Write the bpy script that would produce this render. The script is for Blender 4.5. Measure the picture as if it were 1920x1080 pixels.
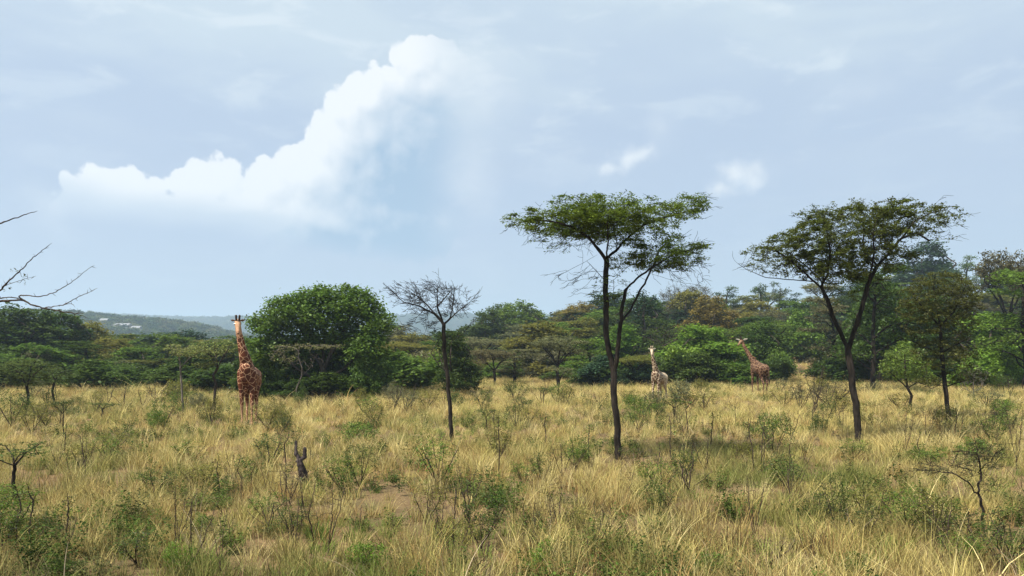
import bpy, math, random
import numpy as np
from mathutils import Vector, Matrix
R = math.radians
rng = np.random.default_rng(11)
random.seed(11)
for o in list(bpy.data.objects): bpy.data.objects.remove(o)
S = bpy.context.scene
C = S.collection

# ------------------------------------------------------------------ camera
F = 1507.0; HOR = 664.0; CAMZ = 3.1
cam = bpy.data.cameras.new('camera'); co = bpy.data.objects.new('camera', cam); C.objects.link(co)
co.location = (0, 0, CAMZ); co.rotation_euler = (R(90), 0, 0)
cam.sensor_width = 36; cam.lens = 36*F/1920; cam.shift_y = (HOR-540)/1920
cam.clip_start = 0.1; cam.clip_end = 20000
S.camera = co
S.view_settings.view_transform = 'Standard'; S.view_settings.look = 'None'
S.view_settings.exposure = 0.85; S.view_settings.gamma = 1
S.render.resolution_x = 1024; S.render.resolution_y = 576

# ------------------------------------------------------------------ node helpers
class NT:
    def __init__(s, nt): s.t = nt; s.t.nodes.clear()
    def n(s, typ, **kw):
        x = s.t.nodes.new(typ)
        for k, v in kw.items():
            if k.startswith('i_'):
                x.inputs[int(k[2:])].default_value = v
            else: setattr(x, k, v)
        return x
    def l(s, a, b): s.t.links.new(a, b)
    def put(s, sock, v):
        if isinstance(v, bpy.types.NodeSocket): s.l(v, sock)
        elif v is not None: sock.default_value = v
    def m(s, op, a, b=None, c=None, clamp=False):
        x = s.n('ShaderNodeMath', operation=op); x.use_clamp = clamp
        for i, v in enumerate((a, b, c)):
            if v is not None: s.put(x.inputs[i], v)
        return x.outputs[0]
    def ss(s, a, b, v):
        x = s.n('ShaderNodeMapRange', interpolation_type='SMOOTHSTEP')
        s.put(x.inputs['Value'], v); x.inputs['From Min'].default_value = a; x.inputs['From Max'].default_value = b
        return x.outputs[0]
    def mix(s, f, a, b, mode='MIX'):
        x = s.n('ShaderNodeMix', data_type='RGBA', blend_type=mode)
        s.put(x.inputs[0], f)
        for i, v in ((6, a), (7, b)):
            if isinstance(v, tuple): v = (*v[:3], 1)
            s.put(x.inputs[i], v)
        return x.outputs[2]
    def noise(s, vec, scale, detail=4, rough=.5, dist=0, dim='3D'):
        x = s.n('ShaderNodeTexNoise', noise_dimensions=dim)
        x.inputs['Scale'].default_value = scale; x.inputs['Detail'].default_value = detail
        x.inputs['Roughness'].default_value = rough; x.inputs['Distortion'].default_value = dist
        if vec is not None: s.l(vec, x.inputs['Vector'])
        return x.outputs[0]

# ------------------------------------------------------------------ sky
SUN_EL, SUN_AZ = 57.0, -128.0       # azimuth from +Y (view direction), negative = to the left
w = bpy.data.worlds.new('World'); S.world = w; w.use_nodes = True
w.cycles.sampling_method = 'MANUAL'; w.cycles.sample_map_resolution = 256
S.cycles.max_bounces = 5; S.cycles.diffuse_bounces = 3; S.cycles.glossy_bounces = 1; S.cycles.transmission_bounces = 2; S.cycles.volume_bounces = 1
T = NT(w.node_tree)
def azel(px, py):
    dx = (px-960)/F; dz = (HOR-py)/F
    return math.degrees(math.atan(dx)), math.degrees(math.atan2(dz, math.sqrt(1+dx*dx)))
tc = T.n('ShaderNodeTexCoord'); sep = T.n('ShaderNodeSeparateXYZ'); T.l(tc.outputs['Generated'], sep.inputs[0])
nrm = T.n('ShaderNodeVectorMath', operation='NORMALIZE'); T.l(tc.outputs['Generated'], nrm.inputs[0]); T.l(nrm.outputs[0], sep.inputs[0])
az = T.m('MULTIPLY', T.m('ARCTAN2', sep.outputs[0], sep.outputs[1]), 57.2958)
el = T.m('MULTIPLY', T.m('ARCSINE', sep.outputs[2]), 57.2958)

def cloud_group(name, blobs, namp, nscale, sm=.10):
    g = bpy.data.node_groups.new(name, 'ShaderNodeTree')
    g.interface.new_socket('az', in_out='INPUT', socket_type='NodeSocketFloat')
    g.interface.new_socket('el', in_out='INPUT', socket_type='NodeSocketFloat')
    g.interface.new_socket('f', in_out='OUTPUT', socket_type='NodeSocketFloat')
    t = NT(g); gi = t.n('NodeGroupInput'); go = t.n('NodeGroupOutput')
    A, E = gi.outputs[0], gi.outputs[1]
    cv = t.n('ShaderNodeCombineXYZ'); t.l(A, cv.inputs[0]); t.l(E, cv.inputs[1])
    dn = t.n('ShaderNodeTexNoise', noise_dimensions='2D'); dn.inputs['Scale'].default_value = nscale; dn.inputs['Detail'].default_value = 5
    dn.inputs['Roughness'].default_value = .52
    t.l(cv.outputs[0], dn.inputs['Vector'])
    vo = t.n('ShaderNodeTexVoronoi', feature='F1', voronoi_dimensions='2D'); vo.inputs['Scale'].default_value = nscale*.9
    t.l(cv.outputs[0], vo.inputs['Vector'])
    acc = None
    for (px, py, rx, ry) in blobs:
        a0, e0 = azel(px, py); ra = rx/F*57.3; re = ry/F*57.3
        u = t.m('DIVIDE', t.m('SUBTRACT', A, a0), ra); v = t.m('DIVIDE', t.m('SUBTRACT', E, e0), re)
        d = t.m('SQRT', t.m('ADD', t.m('MULTIPLY', u, u), t.m('MULTIPLY', v, v)))
        f = t.m('MULTIPLY', t.m('SUBTRACT', 1.0, d), min(rx, ry)/50.0)
        acc = f if acc is None else t.m('SMOOTH_MAX', acc, f, sm)
    nz = t.m('MULTIPLY', t.m('SUBTRACT', dn.outputs[0], .5), namp)
    nv = t.m('MULTIPLY', t.m('SUBTRACT', .42, vo.outputs[0]), namp*.55)
    t.l(t.m('ADD', acc, t.m('ADD', nz, nv)), go.inputs[0])
    return g
def use(g, a, e):
    x = T.n('ShaderNodeGroup'); x.node_tree = g; T.put(x.inputs[0], a); T.put(x.inputs[1], e); return x.outputs[0]
big = [(215,358,84,44),(165,378,58,38),(285,385,66,32),(395,352,78,58),(455,378,110,56),(520,350,72,58),(580,335,80,74),
       (640,280,72,86),(665,225,66,66),(700,195,66,66),(768,202,46,42),(700,260,90,90),(786,118,60,54),(838,118,46,44),(800,165,70,60),(745,160,50,40),(590,410,140,66),
       (760,300,130,120),(450,420,190,56),(300,425,170,48),(740,420,150,76)]
small = [(1180,297,44,26),(1150,315,38,18),(1212,284,34,16),(1382,330,50,32),(1352,350,32,26),(1415,345,38,24)]
faint = [(1240,240,46,44),(1400,315,56,32),(95,385,60,50),(835,415,40,40),(880,330,70,80),(1040,345,34,22),(1620,170,70,28),(900,150,90,80)]
G1 = cloud_group('cumulus', big, .62, .85); G2 = cloud_group('small_cumulus', small, .5, .9); G3 = cloud_group('wisps', faint, 1.0, .35)
G1s = cloud_group('cumulus_shade', [(820,320,190,165),(770,430,215,130),(630,470,210,90),(340,470,250,70)], .5, .25, .6)
nis = T.n('ShaderNodeTexSky', sky_type='NISHITA'); nis.sun_disc = False
nis.sun_elevation = R(SUN_EL); nis.sun_rotation = R(SUN_AZ); nis.air_density = 1.2; nis.dust_density = 2.0
nsc = T.n('ShaderNodeVectorMath', operation='SCALE'); nsc.inputs[3].default_value = .9
T.l(nis.outputs[0], nsc.inputs[0])
# all colours below are radiance before the 0.1 background strength
veil = (4.6, 5.5, 6.95); veil_top = (5.8, 6.8, 7.6); low = (4.7, 5.5, 6.6); white = (8.3, 8.6, 8.8); shade = (3.3, 4.65, 6.2)
cv = T.n('ShaderNodeCombineXYZ'); T.l(T.m('MULTIPLY', az, .33), cv.inputs[0]); T.l(el, cv.inputs[1])
wn = T.noise(cv.outputs[0], .16, 4, .55, .3, '2D')
wn2 = T.noise(cv.outputs[0], .45, 5, .6, .3, '2D')
base = T.mix(T.ss(12, 24, T.m('ADD', el, T.m('MULTIPLY', T.m('SUBTRACT', wn, .5), 14))), veil, veil_top)
base = T.mix(T.ss(9, 0, el), base, low)
wisp = T.m('MULTIPLY', T.ss(.5, .72, wn2), T.m('ADD', .12, T.m('MULTIPLY', T.ss(10, 22, el), .68)))
base = T.mix(wisp, base, (7.0, 7.8, 8.3))
base = T.mix(T.m('MULTIPLY', T.ss(.55, .38, wn), .25), base, (4.2, 5.3, 6.9))
base = T.mix(.9, nsc.outputs[0], base)
f1 = use(G1, az, el); f1s = use(G1s, az, el)
m1 = T.ss(0.0, .17, f1)
f1r = use(G1, T.m('SUBTRACT', az, .45), T.m('ADD', el, .75))
rel = T.m('SUBTRACT', f1r, f1)
ee = T.m('ADD', T.m('ADD', el, T.m('MULTIPLY', T.m('ADD', az, 8), .11)), T.m('MULTIPLY', T.m('SUBTRACT', wn, .5), 2.5))
m1 = T.m('MULTIPLY', T.m('MULTIPLY', m1, T.ss(6.0, 7.9, ee)), T.ss(-1.8, -7.6, az))
sh = T.m('ADD', T.m('MULTIPLY', T.ss(-.9, 2.1, f1s), 1.0), T.m('MULTIPLY', T.ss(.0, 1.0, f1), -.05), clamp=True)
cb = T.n('ShaderNodeCombineXYZ'); T.l(az, cb.inputs[0]); T.l(el, cb.inputs[1])
bl = T.noise(cb.outputs[0], .55, 7, .62, .5, '2D')
sh = T.m('ADD', T.m('ADD', sh, T.m('MULTIPLY', T.m('SUBTRACT', bl, .5), .35)), T.m('ADD', T.m('MULTIPLY', rel, .42), .04), clamp=True)
sh = T.m('MULTIPLY', sh, T.m('ADD', .4, T.m('MULTIPLY', T.ss(-26, -11, az), .6)))
sh = T.m('MAXIMUM', sh, T.m('MULTIPLY', T.ss(9.4, 7.4, ee), .5))
ccol = T.mix(sh, white, shade)
m1 = T.m('MULTIPLY', m1, .97)
sky = T.mix(m1, base, ccol)
f2 = use(G2, az, el); f2s = use(G2, T.m('SUBTRACT', az, .4), T.m('ADD', el, .8))
sky = T.mix(T.m('MULTIPLY', T.ss(-.05, .6, f2), .9), sky, T.mix(T.ss(.0, .9, f2s), (7.8, 8.2, 8.5), (4.7, 5.8, 7.2)))
f3 = use(G3, az, el)
sky = T.mix(T.m('MULTIPLY', T.ss(-.1, 1.3, f3), .4), sky, (7.0, 7.6, 8.1))
bg = T.n('ShaderNodeBackground'); bg.inputs[1].default_value = .0645; T.l(sky, bg.inputs[0])
wo = T.n('ShaderNodeOutputWorld'); T.l(bg.outputs[0], wo.inputs[0])

sl = bpy.data.lights.new('sun', 'SUN'); sl.energy = 5.0; sl.angle = R(1.5); sl.color = (1, .93, .82)
so = bpy.data.objects.new('sun', sl); C.objects.link(so)
sd = Vector((math.sin(R(SUN_AZ))*math.cos(R(SUN_EL)), math.cos(R(SUN_AZ))*math.cos(R(SUN_EL)), math.sin(R(SUN_EL))))
so.rotation_euler = sd.to_track_quat('Z', 'Y').to_euler(); so.location = (0, 0, 60)

# ------------------------------------------------------------------ tagging
def tag(o, label=None, cat=None, group=None, kind=None):
    if label: o['label'] = label
    if cat: o['category'] = cat
    if group: o['group'] = group
    if kind: o['kind'] = kind
    return o
def link(name, me, mat=None, parent=None):
    o = bpy.data.objects.new(name, me); C.objects.link(o)
    if mat is not None and not me.materials: me.materials.append(mat)
    if parent: o.parent = parent
    return o
def empty(name, loc):
    o = bpy.data.objects.new(name, None); C.objects.link(o); o.location = loc; o.empty_display_size = .3
    return o

# ------------------------------------------------------------------ materials
def newmat(name):
    m = bpy.data.materials.new(name); m.use_nodes = True; return m, NT(m.node_tree)
def leaf_mat(name, col, trans=.42, var=.45):
    m, t = newmat(name)
    oi = t.n('ShaderNodeObjectInfo'); ge = t.n('ShaderNodeNewGeometry')
    c = t.mix(1.0, oi.outputs['Color'], col, 'MULTIPLY')
    hs = t.n('ShaderNodeHueSaturation')
    v = t.m('MULTIPLY_ADD', ge.outputs['Random Per Island'], var*2, 1-var)
    tcx = t.n('ShaderNodeTexCoord')
    nz = t.noise(tcx.outputs['Object'], .9, 2)
    hue = t.m('MULTIPLY_ADD', nz, .05, .475)
    t.l(hue, hs.inputs['Hue']); t.l(v, hs.inputs['Value']); t.l(c, hs.inputs['Color'])
    d = t.n('ShaderNodeBsdfDiffuse'); t.l(hs.outputs[0], d.inputs[0])
    tr = t.n('ShaderNodeBsdfTranslucent'); t.l(hs.outputs[0], tr.inputs[0])
    mx = t.n('ShaderNodeMixShader', i_0=trans); t.l(d.outputs[0], mx.inputs[1]); t.l(tr.outputs[0], mx.inputs[2])
    gl = t.n('ShaderNodeBsdfGlossy'); gl.inputs['Roughness'].default_value = .5; gl.inputs[0].default_value = (.9, .95, 1, 1)
    m2 = t.n('ShaderNodeMixShader', i_0=.012); t.l(mx.outputs[0], m2.inputs[1]); t.l(gl.outputs[0], m2.inputs[2])
    o = t.n('ShaderNodeOutputMaterial'); t.l(m2.outputs[0], o.inputs[0])
    return m
def bark_mat(name, a, b, scale=9):
    m, t = newmat(name)
    tcx = t.n('ShaderNodeTexCoord'); mp = t.n('ShaderNodeMapping'); mp.inputs['Scale'].default_value = (1, 1, .25)
    t.l(tcx.outputs['Object'], mp.inputs[0])
    nz = t.noise(mp.outputs[0], scale, 6, .65, .4)
    c = t.mix(t.ss(.35, .68, nz), a, b)
    p = t.n('ShaderNodeBsdfPrincipled'); t.l(c, p.inputs['Base Color']); p.inputs['Roughness'].default_value = .95
    p.inputs['Specular IOR Level'].default_value = .15
    bp = t.n('ShaderNodeBump'); bp.inputs['Strength'].default_value = .7; bp.inputs['Distance'].default_value = .03
    t.l(nz, bp.inputs['Height']); t.l(bp.outputs[0], p.inputs['Normal'])
    o = t.n('ShaderNodeOutputMaterial'); t.l(p.outputs[0], o.inputs[0])
    return m
def plain(name, col, rough=.8, spec=.3):
    m, t = newmat(name)
    tcx = t.n('ShaderNodeTexCoord'); nz = t.noise(tcx.outputs['Object'], 14, 3)
    p = t.n('ShaderNodeBsdfPrincipled'); t.l(t.mix(t.m('MULTIPLY', nz, .5), col, tuple(c*.6 for c in col)), p.inputs['Base Color'])
    p.inputs['Roughness'].default_value = rough; p.inputs['Specular IOR Level'].default_value = spec
    o = t.n('ShaderNodeOutputMaterial'); t.l(p.outputs[0], o.inputs[0]); return m
LEAF = leaf_mat('leaves', (1, 1, 1))
BARK = bark_mat('dark_bark', (.010, .008, .006), (.038, .030, .024))
BARKB = bark_mat('brown_bark', (.022, .017, .013), (.075, .058, .043))
PALE = bark_mat('pale_dead_wood', (.06, .05, .04), (.18, .155, .13))
TWIG = bark_mat('twig_bark', (.025, .018, .013), (.085, .062, .046), 20)
CHAR = bark_mat('charred_wood', (.010, .008, .008), (.09, .07, .065), 14)

def grass_mat(name, trans=.25):
    m, t = newmat(name)
    at = t.n('ShaderNodeAttribute', attribute_type='INSTANCER', attribute_name='tint')
    ge = t.n('ShaderNodeNewGeometry')
    v = t.m('MULTIPLY_ADD', ge.outputs['Random Per Island'], 1.0, .5)
    hs = t.n('ShaderNodeHueSaturation'); t.l(v, hs.inputs['Value']); t.l(at.outputs['Color'], hs.inputs['Color'])
    d = t.n('ShaderNodeBsdfDiffuse'); t.l(hs.outputs[0], d.inputs[0])
    tr = t.n('ShaderNodeBsdfTranslucent'); t.l(hs.outputs[0], tr.inputs[0])
    mx = t.n('ShaderNodeMixShader', i_0=trans); t.l(d.outputs[0], mx.inputs[1]); t.l(tr.outputs[0], mx.inputs[2])
    o = t.n('ShaderNodeOutputMaterial'); t.l(mx.outputs[0], o.inputs[0])
    return m
GRASS = grass_mat('grass_blades')

# ------------------------------------------------------------------ terrain
def sst(a, b, x):
    t = np.clip((x-a)/(b-a), 0, 1); return t*t*(3-2*t)
def vnoise(x, y, s, seed=0):
    """smooth value noise, numpy"""
    x = np.asarray(x, float)/s+seed*17.3; y = np.asarray(y, float)/s-seed*9.1
    xi = np.floor(x); yi = np.floor(y); fx = x-xi; fy = y-yi
    fx = fx*fx*(3-2*fx); fy = fy*fy*(3-2*fy)
    def h(a, b):
        v = np.sin(a*127.1+b*311.7+seed*3.7)*43758.5453; return v-np.floor(v)
    return (h(xi, yi)*(1-fx)+h(xi+1, yi)*fx)*(1-fy)+(h(xi, yi+1)*(1-fx)+h(xi+1, yi+1)*fx)*fy
def ground(x, y):
    x = np.asarray(x, float); y = np.asarray(y, float)
    z = .22*(vnoise(x, y, 9, 1)-.5)+.10*(vnoise(x, y, 3, 2)-.5)
    Rr = np.interp(x, [-200, -40, -8, 12, 70, 127, 260], [0, 0, 2.5, 7.5, 11, 18, 26])
    z = z+Rr*sst(80, 205, y)*(1-sst(300, 560, y))*(1+.08*(vnoise(x, y, 40, 3)-.5))
    h1 = np.interp(x, [-1600, -900, -496, -454, -400, -358, -305, -240], [34, 50, 41, 38, 33, 29, 16, 4])
    z = z+h1*np.exp(-((y-900)/190)**2)*(1+.12*(vnoise(x, y, 60, 4)-.5))
    h2 = np.interp(x, [-4000, -2200, -1100, -600, -150, 900, 3000], [90, 150, 112, 118, 128, 90, 60])
    z = z+h2*np.exp(-((y-2800)/600)**2)*(1+.06*(vnoise(x, y, 200, 5)-.5))
    return z
def g1(x, y): return float(ground(x, y))
def P(px, py, Y): return np.array([(px-960)/F*Y, Y, CAMZ+(HOR-py)/F*Y])
def Ybase(py): return CAMZ*F/(py-HOR)

def mesh_np(name, V, Q, mat=None, smooth=False, tri=False):
    me = bpy.data.meshes.new(name); k = 3 if tri else 4
    V = np.asarray(V, np.float32); Q = np.asarray(Q, np.int32)
    me.vertices.add(len(V)); me.vertices.foreach_set('co', V.ravel())
    me.loops.add(len(Q)*k); me.loops.foreach_set('vertex_index', Q.ravel())
    me.polygons.add(len(Q)); me.polygons.foreach_set('loop_start', np.arange(0, len(Q)*k, k, dtype=np.int32))
    me.polygons.foreach_set('loop_total', np.full(len(Q), k, np.int32))
    if smooth: me.polygons.foreach_set('use_smooth', np.ones(len(Q), bool))
    me.update(calc_edges=True); me.validate()
    if mat: me.materials.append(mat)
    return me

na, nr = 720, 190
ang = np.linspace(0, 2*np.pi, na, endpoint=False); rad = np.geomspace(1.2, 5200, nr)
AA, RR = np.meshgrid(ang, rad)
X = RR*np.sin(AA); Y_ = RR*np.cos(AA); Z = ground(X, Y_)
V = np.stack([X, Y_, Z], -1).reshape(-1, 3)
V = np.vstack([V, [[0, 0, g1(0, 0)]]])
i = np.arange(nr-1)[:, None]*na; j = np.arange(na)[None, :]; j2 = (j+1) % na
Q = np.stack([i+j, i+na+j, i+na+j2, i+j2], -1).reshape(-1, 4)[:, ::-1]
gm, t = newmat('savanna_soil')
tcx = t.n('ShaderNodeTexCoord'); sp = t.n('ShaderNodeSeparateXYZ'); t.l(tcx.outputs['Object'], sp.inputs[0])
n1 = t.noise(tcx.outputs['Object'], .35, 6, .6); n2 = t.noise(tcx.outputs['Object'], 9, 8, .7); n3 = t.noise(tcx.outputs['Object'], 60, 4, .7)
c = t.mix(t.ss(.38, .62, n1), (.20, .13, .065), (.11, .09, .04))
c = t.mix(t.ss(.4, .65, n2), c, (.10, .065, .035))
c = t.mix(t.ss(.55, .7, n3), c, (.32, .24, .13))
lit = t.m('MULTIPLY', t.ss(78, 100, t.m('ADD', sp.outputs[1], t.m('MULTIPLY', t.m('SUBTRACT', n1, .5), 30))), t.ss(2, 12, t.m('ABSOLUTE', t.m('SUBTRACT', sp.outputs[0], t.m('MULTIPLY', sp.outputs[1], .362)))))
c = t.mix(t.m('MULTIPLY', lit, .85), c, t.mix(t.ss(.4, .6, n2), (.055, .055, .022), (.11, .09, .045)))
far = t.ss(230, 420, sp.outputs[1])
n4 = t.noise(tcx.outputs['Object'], .03, 6, .7)
c = t.mix(far, c, t.mix(t.ss(.4, .6, n4), (.035, .06, .02), (.09, .10, .035)))
p = t.n('ShaderNodeBsdfPrincipled'); t.l(c, p.inputs['Base Color']); p.inputs['Roughness'].default_value = 1; p.inputs['Specular IOR Level'].default_value = .1
bp = t.n('ShaderNodeBump'); bp.inputs['Strength'].default_value = .8; bp.inputs['Distance'].default_value = .05; t.l(n2, bp.inputs['Height']); t.l(bp.outputs[0], p.inputs['Normal'])
o = t.n('ShaderNodeOutputMaterial'); t.l(p.outputs[0], o.inputs[0])
me = mesh_np('ground', V, Q, gm, True)
tag(link('ground', me), kind='structure')

# ------------------------------------------------------------------ plant building
def leaf_quads(cen, k, spread, size, aspect=.45, flat=.5, rs=None, droop=0.):
    """k leaves round every centre: spread (3), pointed quads, normals leaning up by flat"""
    rs = rs or rng
    n = len(cen)*k
    c = np.repeat(cen, k, 0)+rs.normal(0, 1, (n, 3))*np.asarray(spread)
    nz = rs.normal(0, 1, (n, 3)); nz[:, 2] = np.abs(nz[:, 2])+flat*3
    nz /= np.linalg.norm(nz, axis=1)[:, None]
    a = rs.normal(0, 1, (n, 3)); a -= (a*nz).sum(1)[:, None]*nz; a[:, 2] -= droop; a /= np.linalg.norm(a, axis=1)[:, None]
    b = np.cross(nz, a)
    s = (size*rs.uniform(.55, 1.35, n))[:, None]
    V = np.stack([c-a*s*.5, c+b*s*aspect*.5+a*s*.05, c+a*s*.5, c-b*s*aspect*.5+a*s*.05], 1).reshape(-1, 3)
    return V, np.arange(n*4).reshape(-1, 4)

def grow(poly, att, step, kill, infl, iters=140, jit=.18, up=.0, rs=None):
    """space colonisation. poly: list of (parent index or -1, array of points) already densified"""
    rs = rs or rng
    nodes = []; par = []
    ends = []
    for (pi, pts) in poly:
        last = pi if pi is None else ends_lookup(nodes, pi)
        for p in pts:
            nodes.append(np.asarray(p, float)); par.append(-1 if last is None else last); last = len(nodes)-1
    N = np.array(nodes); n0 = len(N)
    cap = n0+iters*500; NN = np.zeros((cap, 3)); NN[:n0] = N; n = n0
    A = np.asarray(att, float); alive = np.ones(len(A), bool)
    nd = np.full(len(A), 1e9); ni = np.zeros(len(A), int)
    for s in range(0, n, 256):
        d = np.linalg.norm(A[:, None]-NN[None, s:min(n, s+256)], axis=2); k = d.argmin(1); dm = d[np.arange(len(A)), k]
        u = dm < nd; nd[u] = dm[u]; ni[u] = k[u]+s
    for it in range(iters):
        act = alive & (nd < infl)
        if not act.any(): break
        idx = ni[act]; dv = A[act]-NN[idx]; dv /= (np.linalg.norm(dv, axis=1)[:, None]+1e-9)
        uq, inv = np.unique(idx, return_inverse=True)
        sm = np.zeros((len(uq), 3)); np.add.at(sm, inv, dv)
        sm += rs.normal(0, jit, sm.shape); sm[:, 2] += up
        sm /= (np.linalg.norm(sm, axis=1)[:, None]+1e-9)
        new = NN[uq]+sm*step; m = len(new)
        if n+m >= cap: break
        NN[n:n+m] = new; par.extend(uq.tolist())
        d = np.linalg.norm(A[:, None]-new[None], axis=2); k = d.argmin(1); dm = d[np.arange(len(A)), k]
        u = dm < nd; nd[u] = dm[u]; ni[u] = k[u]+n
        alive &= nd > kill; n += m
    return NN[:n].copy(), np.array(par), n0
def ends_lookup(nodes, p):
    d = [np.linalg.norm(q-p) for q in nodes]; return int(np.argmin(d))

def tips_count(par):
    n = len(par); ch = np.zeros(n, int)
    np.add.at(ch, par[par >= 0], 1)
    t = np.where(ch == 0, 1, 0).astype(float)
    for i in range(n-1, -1, -1):
        if par[i] >= 0: t[par[i]] += t[i]
    return t, ch
def tubes(N, par, rad, sides_big=7, sides_small=4):
    kids = [[] for _ in N]
    for i, p in enumerate(par):
        if p >= 0: kids[p].append(i)
    t, _ = tips_count(par)
    starts = [(-1, i) for i, p in enumerate(par) if p < 0]
    Vs = []; Qs = []; off = 0
    while starts:
        p, i = starts.pop()
        ch = [i] if p < 0 else [p, i]; cur = i
        while kids[cur]:
            ks = sorted(kids[cur], key=lambda q: -rad[q]); 
            for q in ks[1:]: starts.append((cur, q))
            cur = ks[0]; ch.append(cur)
        if len(ch) < 2: continue
        pts = N[ch]; r = rad[ch].copy()
        if p >= 0: r[0] = min(r[0], r[1]*1.25)
        r[-1] *= .5
        ns = sides_big if r.max() > .035 else (5 if r.max() > .012 else 3)
        tg = np.gradient(pts, axis=0); tg /= (np.linalg.norm(tg, axis=1)[:, None]+1e-9)
        ref = np.array([.3, .8, .1]); 
        u = np.cross(tg, ref); u /= (np.linalg.norm(u, axis=1)[:, None]+1e-9); v = np.cross(tg, u)
        a = np.arange(ns)*2*np.pi/ns
        ring = pts[:, None]+r[:, None, None]*(u[:, None]*np.cos(a)[None, :, None]+v[:, None]*np.sin(a)[None, :, None])
        Vs.append(ring.reshape(-1, 3)); m = len(ch)
        ii = np.arange(m-1)[:, None]*ns; jj = np.arange(ns)[None]; j2 = (jj+1) % ns
        Qs.append(np.stack([ii+jj, ii+j2, ii+ns+j2, ii+ns+jj], -1).reshape(-1, 4)+off); off += m*ns
    return np.vstack(Vs), np.vstack(Qs)
def dens(pts, step):
    pts = np.asarray(pts, float); out = [pts[0]]
    for a, b in zip(pts[:-1], pts[1:]):
        k = max(1, int(np.linalg.norm(b-a)/step))
        for q in range(1, k+1): out.append(a+(b-a)*q/k)
    return np.array(out)
def wobble(pts, amp, rs):
    pts = np.array(pts); n = len(pts)
    if n < 3: return pts
    w_ = np.cumsum(rs.normal(0, amp, (n, 3)), 0); w_ -= np.linspace(0, 1, n)[:, None]*w_[-1]; w_[0] = 0
    w_[:, 2] *= .4
    return pts+w_
def ell(c, r, n, rs, shell=0.):
    d = rs.normal(0, 1, (n, 3)); d /= np.linalg.norm(d, axis=1)[:, None]
    q = rs.uniform(0, 1, n)**(1/3.)
    q = shell+(1-shell)*q
    return np.asarray(c)+d*q[:, None]*np.asarray(r)

def build_plant(limbs, zones, step, kill, infl, r0, rmin, leafspec, seed, jit=.2, up=0., iters=140, wob=.012, tipthr=4, powr=.5, extra_leaf=None, twig=None, twup=0., limb_r=None):
    """limbs: list of polylines (first is the trunk, later ones start near an existing node).
    zones: (centre, radii, n attractors, leafy?)  -> (wood verts, quads), (leaf verts, quads), nodes"""
    rs = np.random.default_rng(seed)
    poly = []
    for k, l in enumerate(limbs):
        d = wobble(dens(l, step), wob, rs)
        if k == 0: poly.append((None, d))
        else: poly.append((d[0], d[1:]))
    att = np.vstack([ell(z[0], z[1], z[2], rs) for z in zones])
    N, par, n0 = grow(poly, att, step, kill, infl, iters, jit, up, rs)
    if twig:
        cnt_, ln, kmin, levels = twig
        Nl = list(N); pl_ = list(par); t0, _ = tips_count(par); axis = N[0][:2]
        src = [i for i in range(n0//3, len(N)) if t0[i] <= kmin and N[i][2] > N[:, 2].max()*.35]
        for lev in range(levels):
            nxt = []
            for i in rs.choice(src, min(cnt_ if lev == 0 else cnt_*2, len(src)*2)):
                p_ = pl_[i]
                if p_ < 0: continue
                d = Nl[i]-Nl[p_]; d = d/(np.linalg.norm(d)+1e-9)
                out = np.array([Nl[i][0]-axis[0], Nl[i][1]-axis[1], 0.]); out /= (np.linalg.norm(out)+.3)
                q = d*.7+out*.75+rs.normal(0, .42, 3)*np.array([1, 1, .8])+np.array([0, 0, twup]); q /= np.linalg.norm(q)
                L_ = ln*rs.uniform(.4, 1.3)*(.62**lev); k_ = 4; cur = i; pos = Nl[i].copy()
                for _ in range(k_):
                    q = q+rs.normal(0, .13, 3); q /= np.linalg.norm(q); pos = pos+q*L_/k_
                    Nl.append(pos); pl_.append(cur); cur = len(Nl)-1; nxt.append(cur)
            src = nxt
        n_before = len(N); N = np.array(Nl); par = np.array(pl_)
    t, ch = tips_count(par)
    root = t[0]
    rad = np.maximum(rmin, r0*(t/root)**powr)
    if limb_r:
        pos = 0
        for k, (pi, pts_) in enumerate(poly):
            if k in limb_r: rad[pos:pos+len(pts_)] = np.maximum(rad[pos:pos+len(pts_)], np.linspace(limb_r[k], limb_r[k]*.72, len(pts_)))
            pos += len(pts_)
    # trunk flare and slight taper
    hz = N[:, 2]-N[0, 2]
    rad *= 1+.35*np.exp(-hz/.25)*(t > root*.9)
    Vw, Qw = tubes(N, par, rad)
    lf = None
    if leafspec:
        k, spread, size, asp, flat = leafspec[:5]; droop = leafspec[5] if len(leafspec) > 5 else 0
        ok = np.zeros(len(N), bool)
        for z in zones:
            if z[3]:
                d = (((N-np.asarray(z[0]))/(np.asarray(z[1])*1.12+.02))**2).sum(1) < 1
                ok |= d & (rs.uniform(0, 1, len(N)) < z[3])
        ok &= t <= tipthr; ok[:1] = False
        cen = N[ok]
        if extra_leaf is not None: cen = np.vstack([cen, extra_leaf])
        if len(cen): lf = leaf_quads(cen, k, spread, size, asp, flat, rs, droop)
    return (Vw, Qw), lf, N

def plant_obj(name, loc, wood, leaf, bark, color, woodname='trunk', leafname='crown', bend=None):
    root = empty(name, loc)
    mw = mesh_np(woodname, wood[0], wood[1], bark, True); link(woodname, mw, parent=root)
    if leaf is not None:
        ml = mesh_np(leafname, leaf[0], leaf[1], LEAF); lo = link(leafname, ml, parent=root); lo.color = (*color, 1)
    return root
def copy_plant(proto, loc, scale, rz, color=None):
    r = proto.copy(); C.objects.link(r); r.location = loc; r.scale = scale; r.rotation_euler = (0, 0, rz)
    for k in ('label', 'group', 'category'):
        if k in r: del r[k]
    for ch in list(proto.children):
        c_ = ch.copy(); C.objects.link(c_); c_.parent = r
        if color and ch.color[0] != 1.0: c_.color = (*color, 1)
    return r

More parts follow.
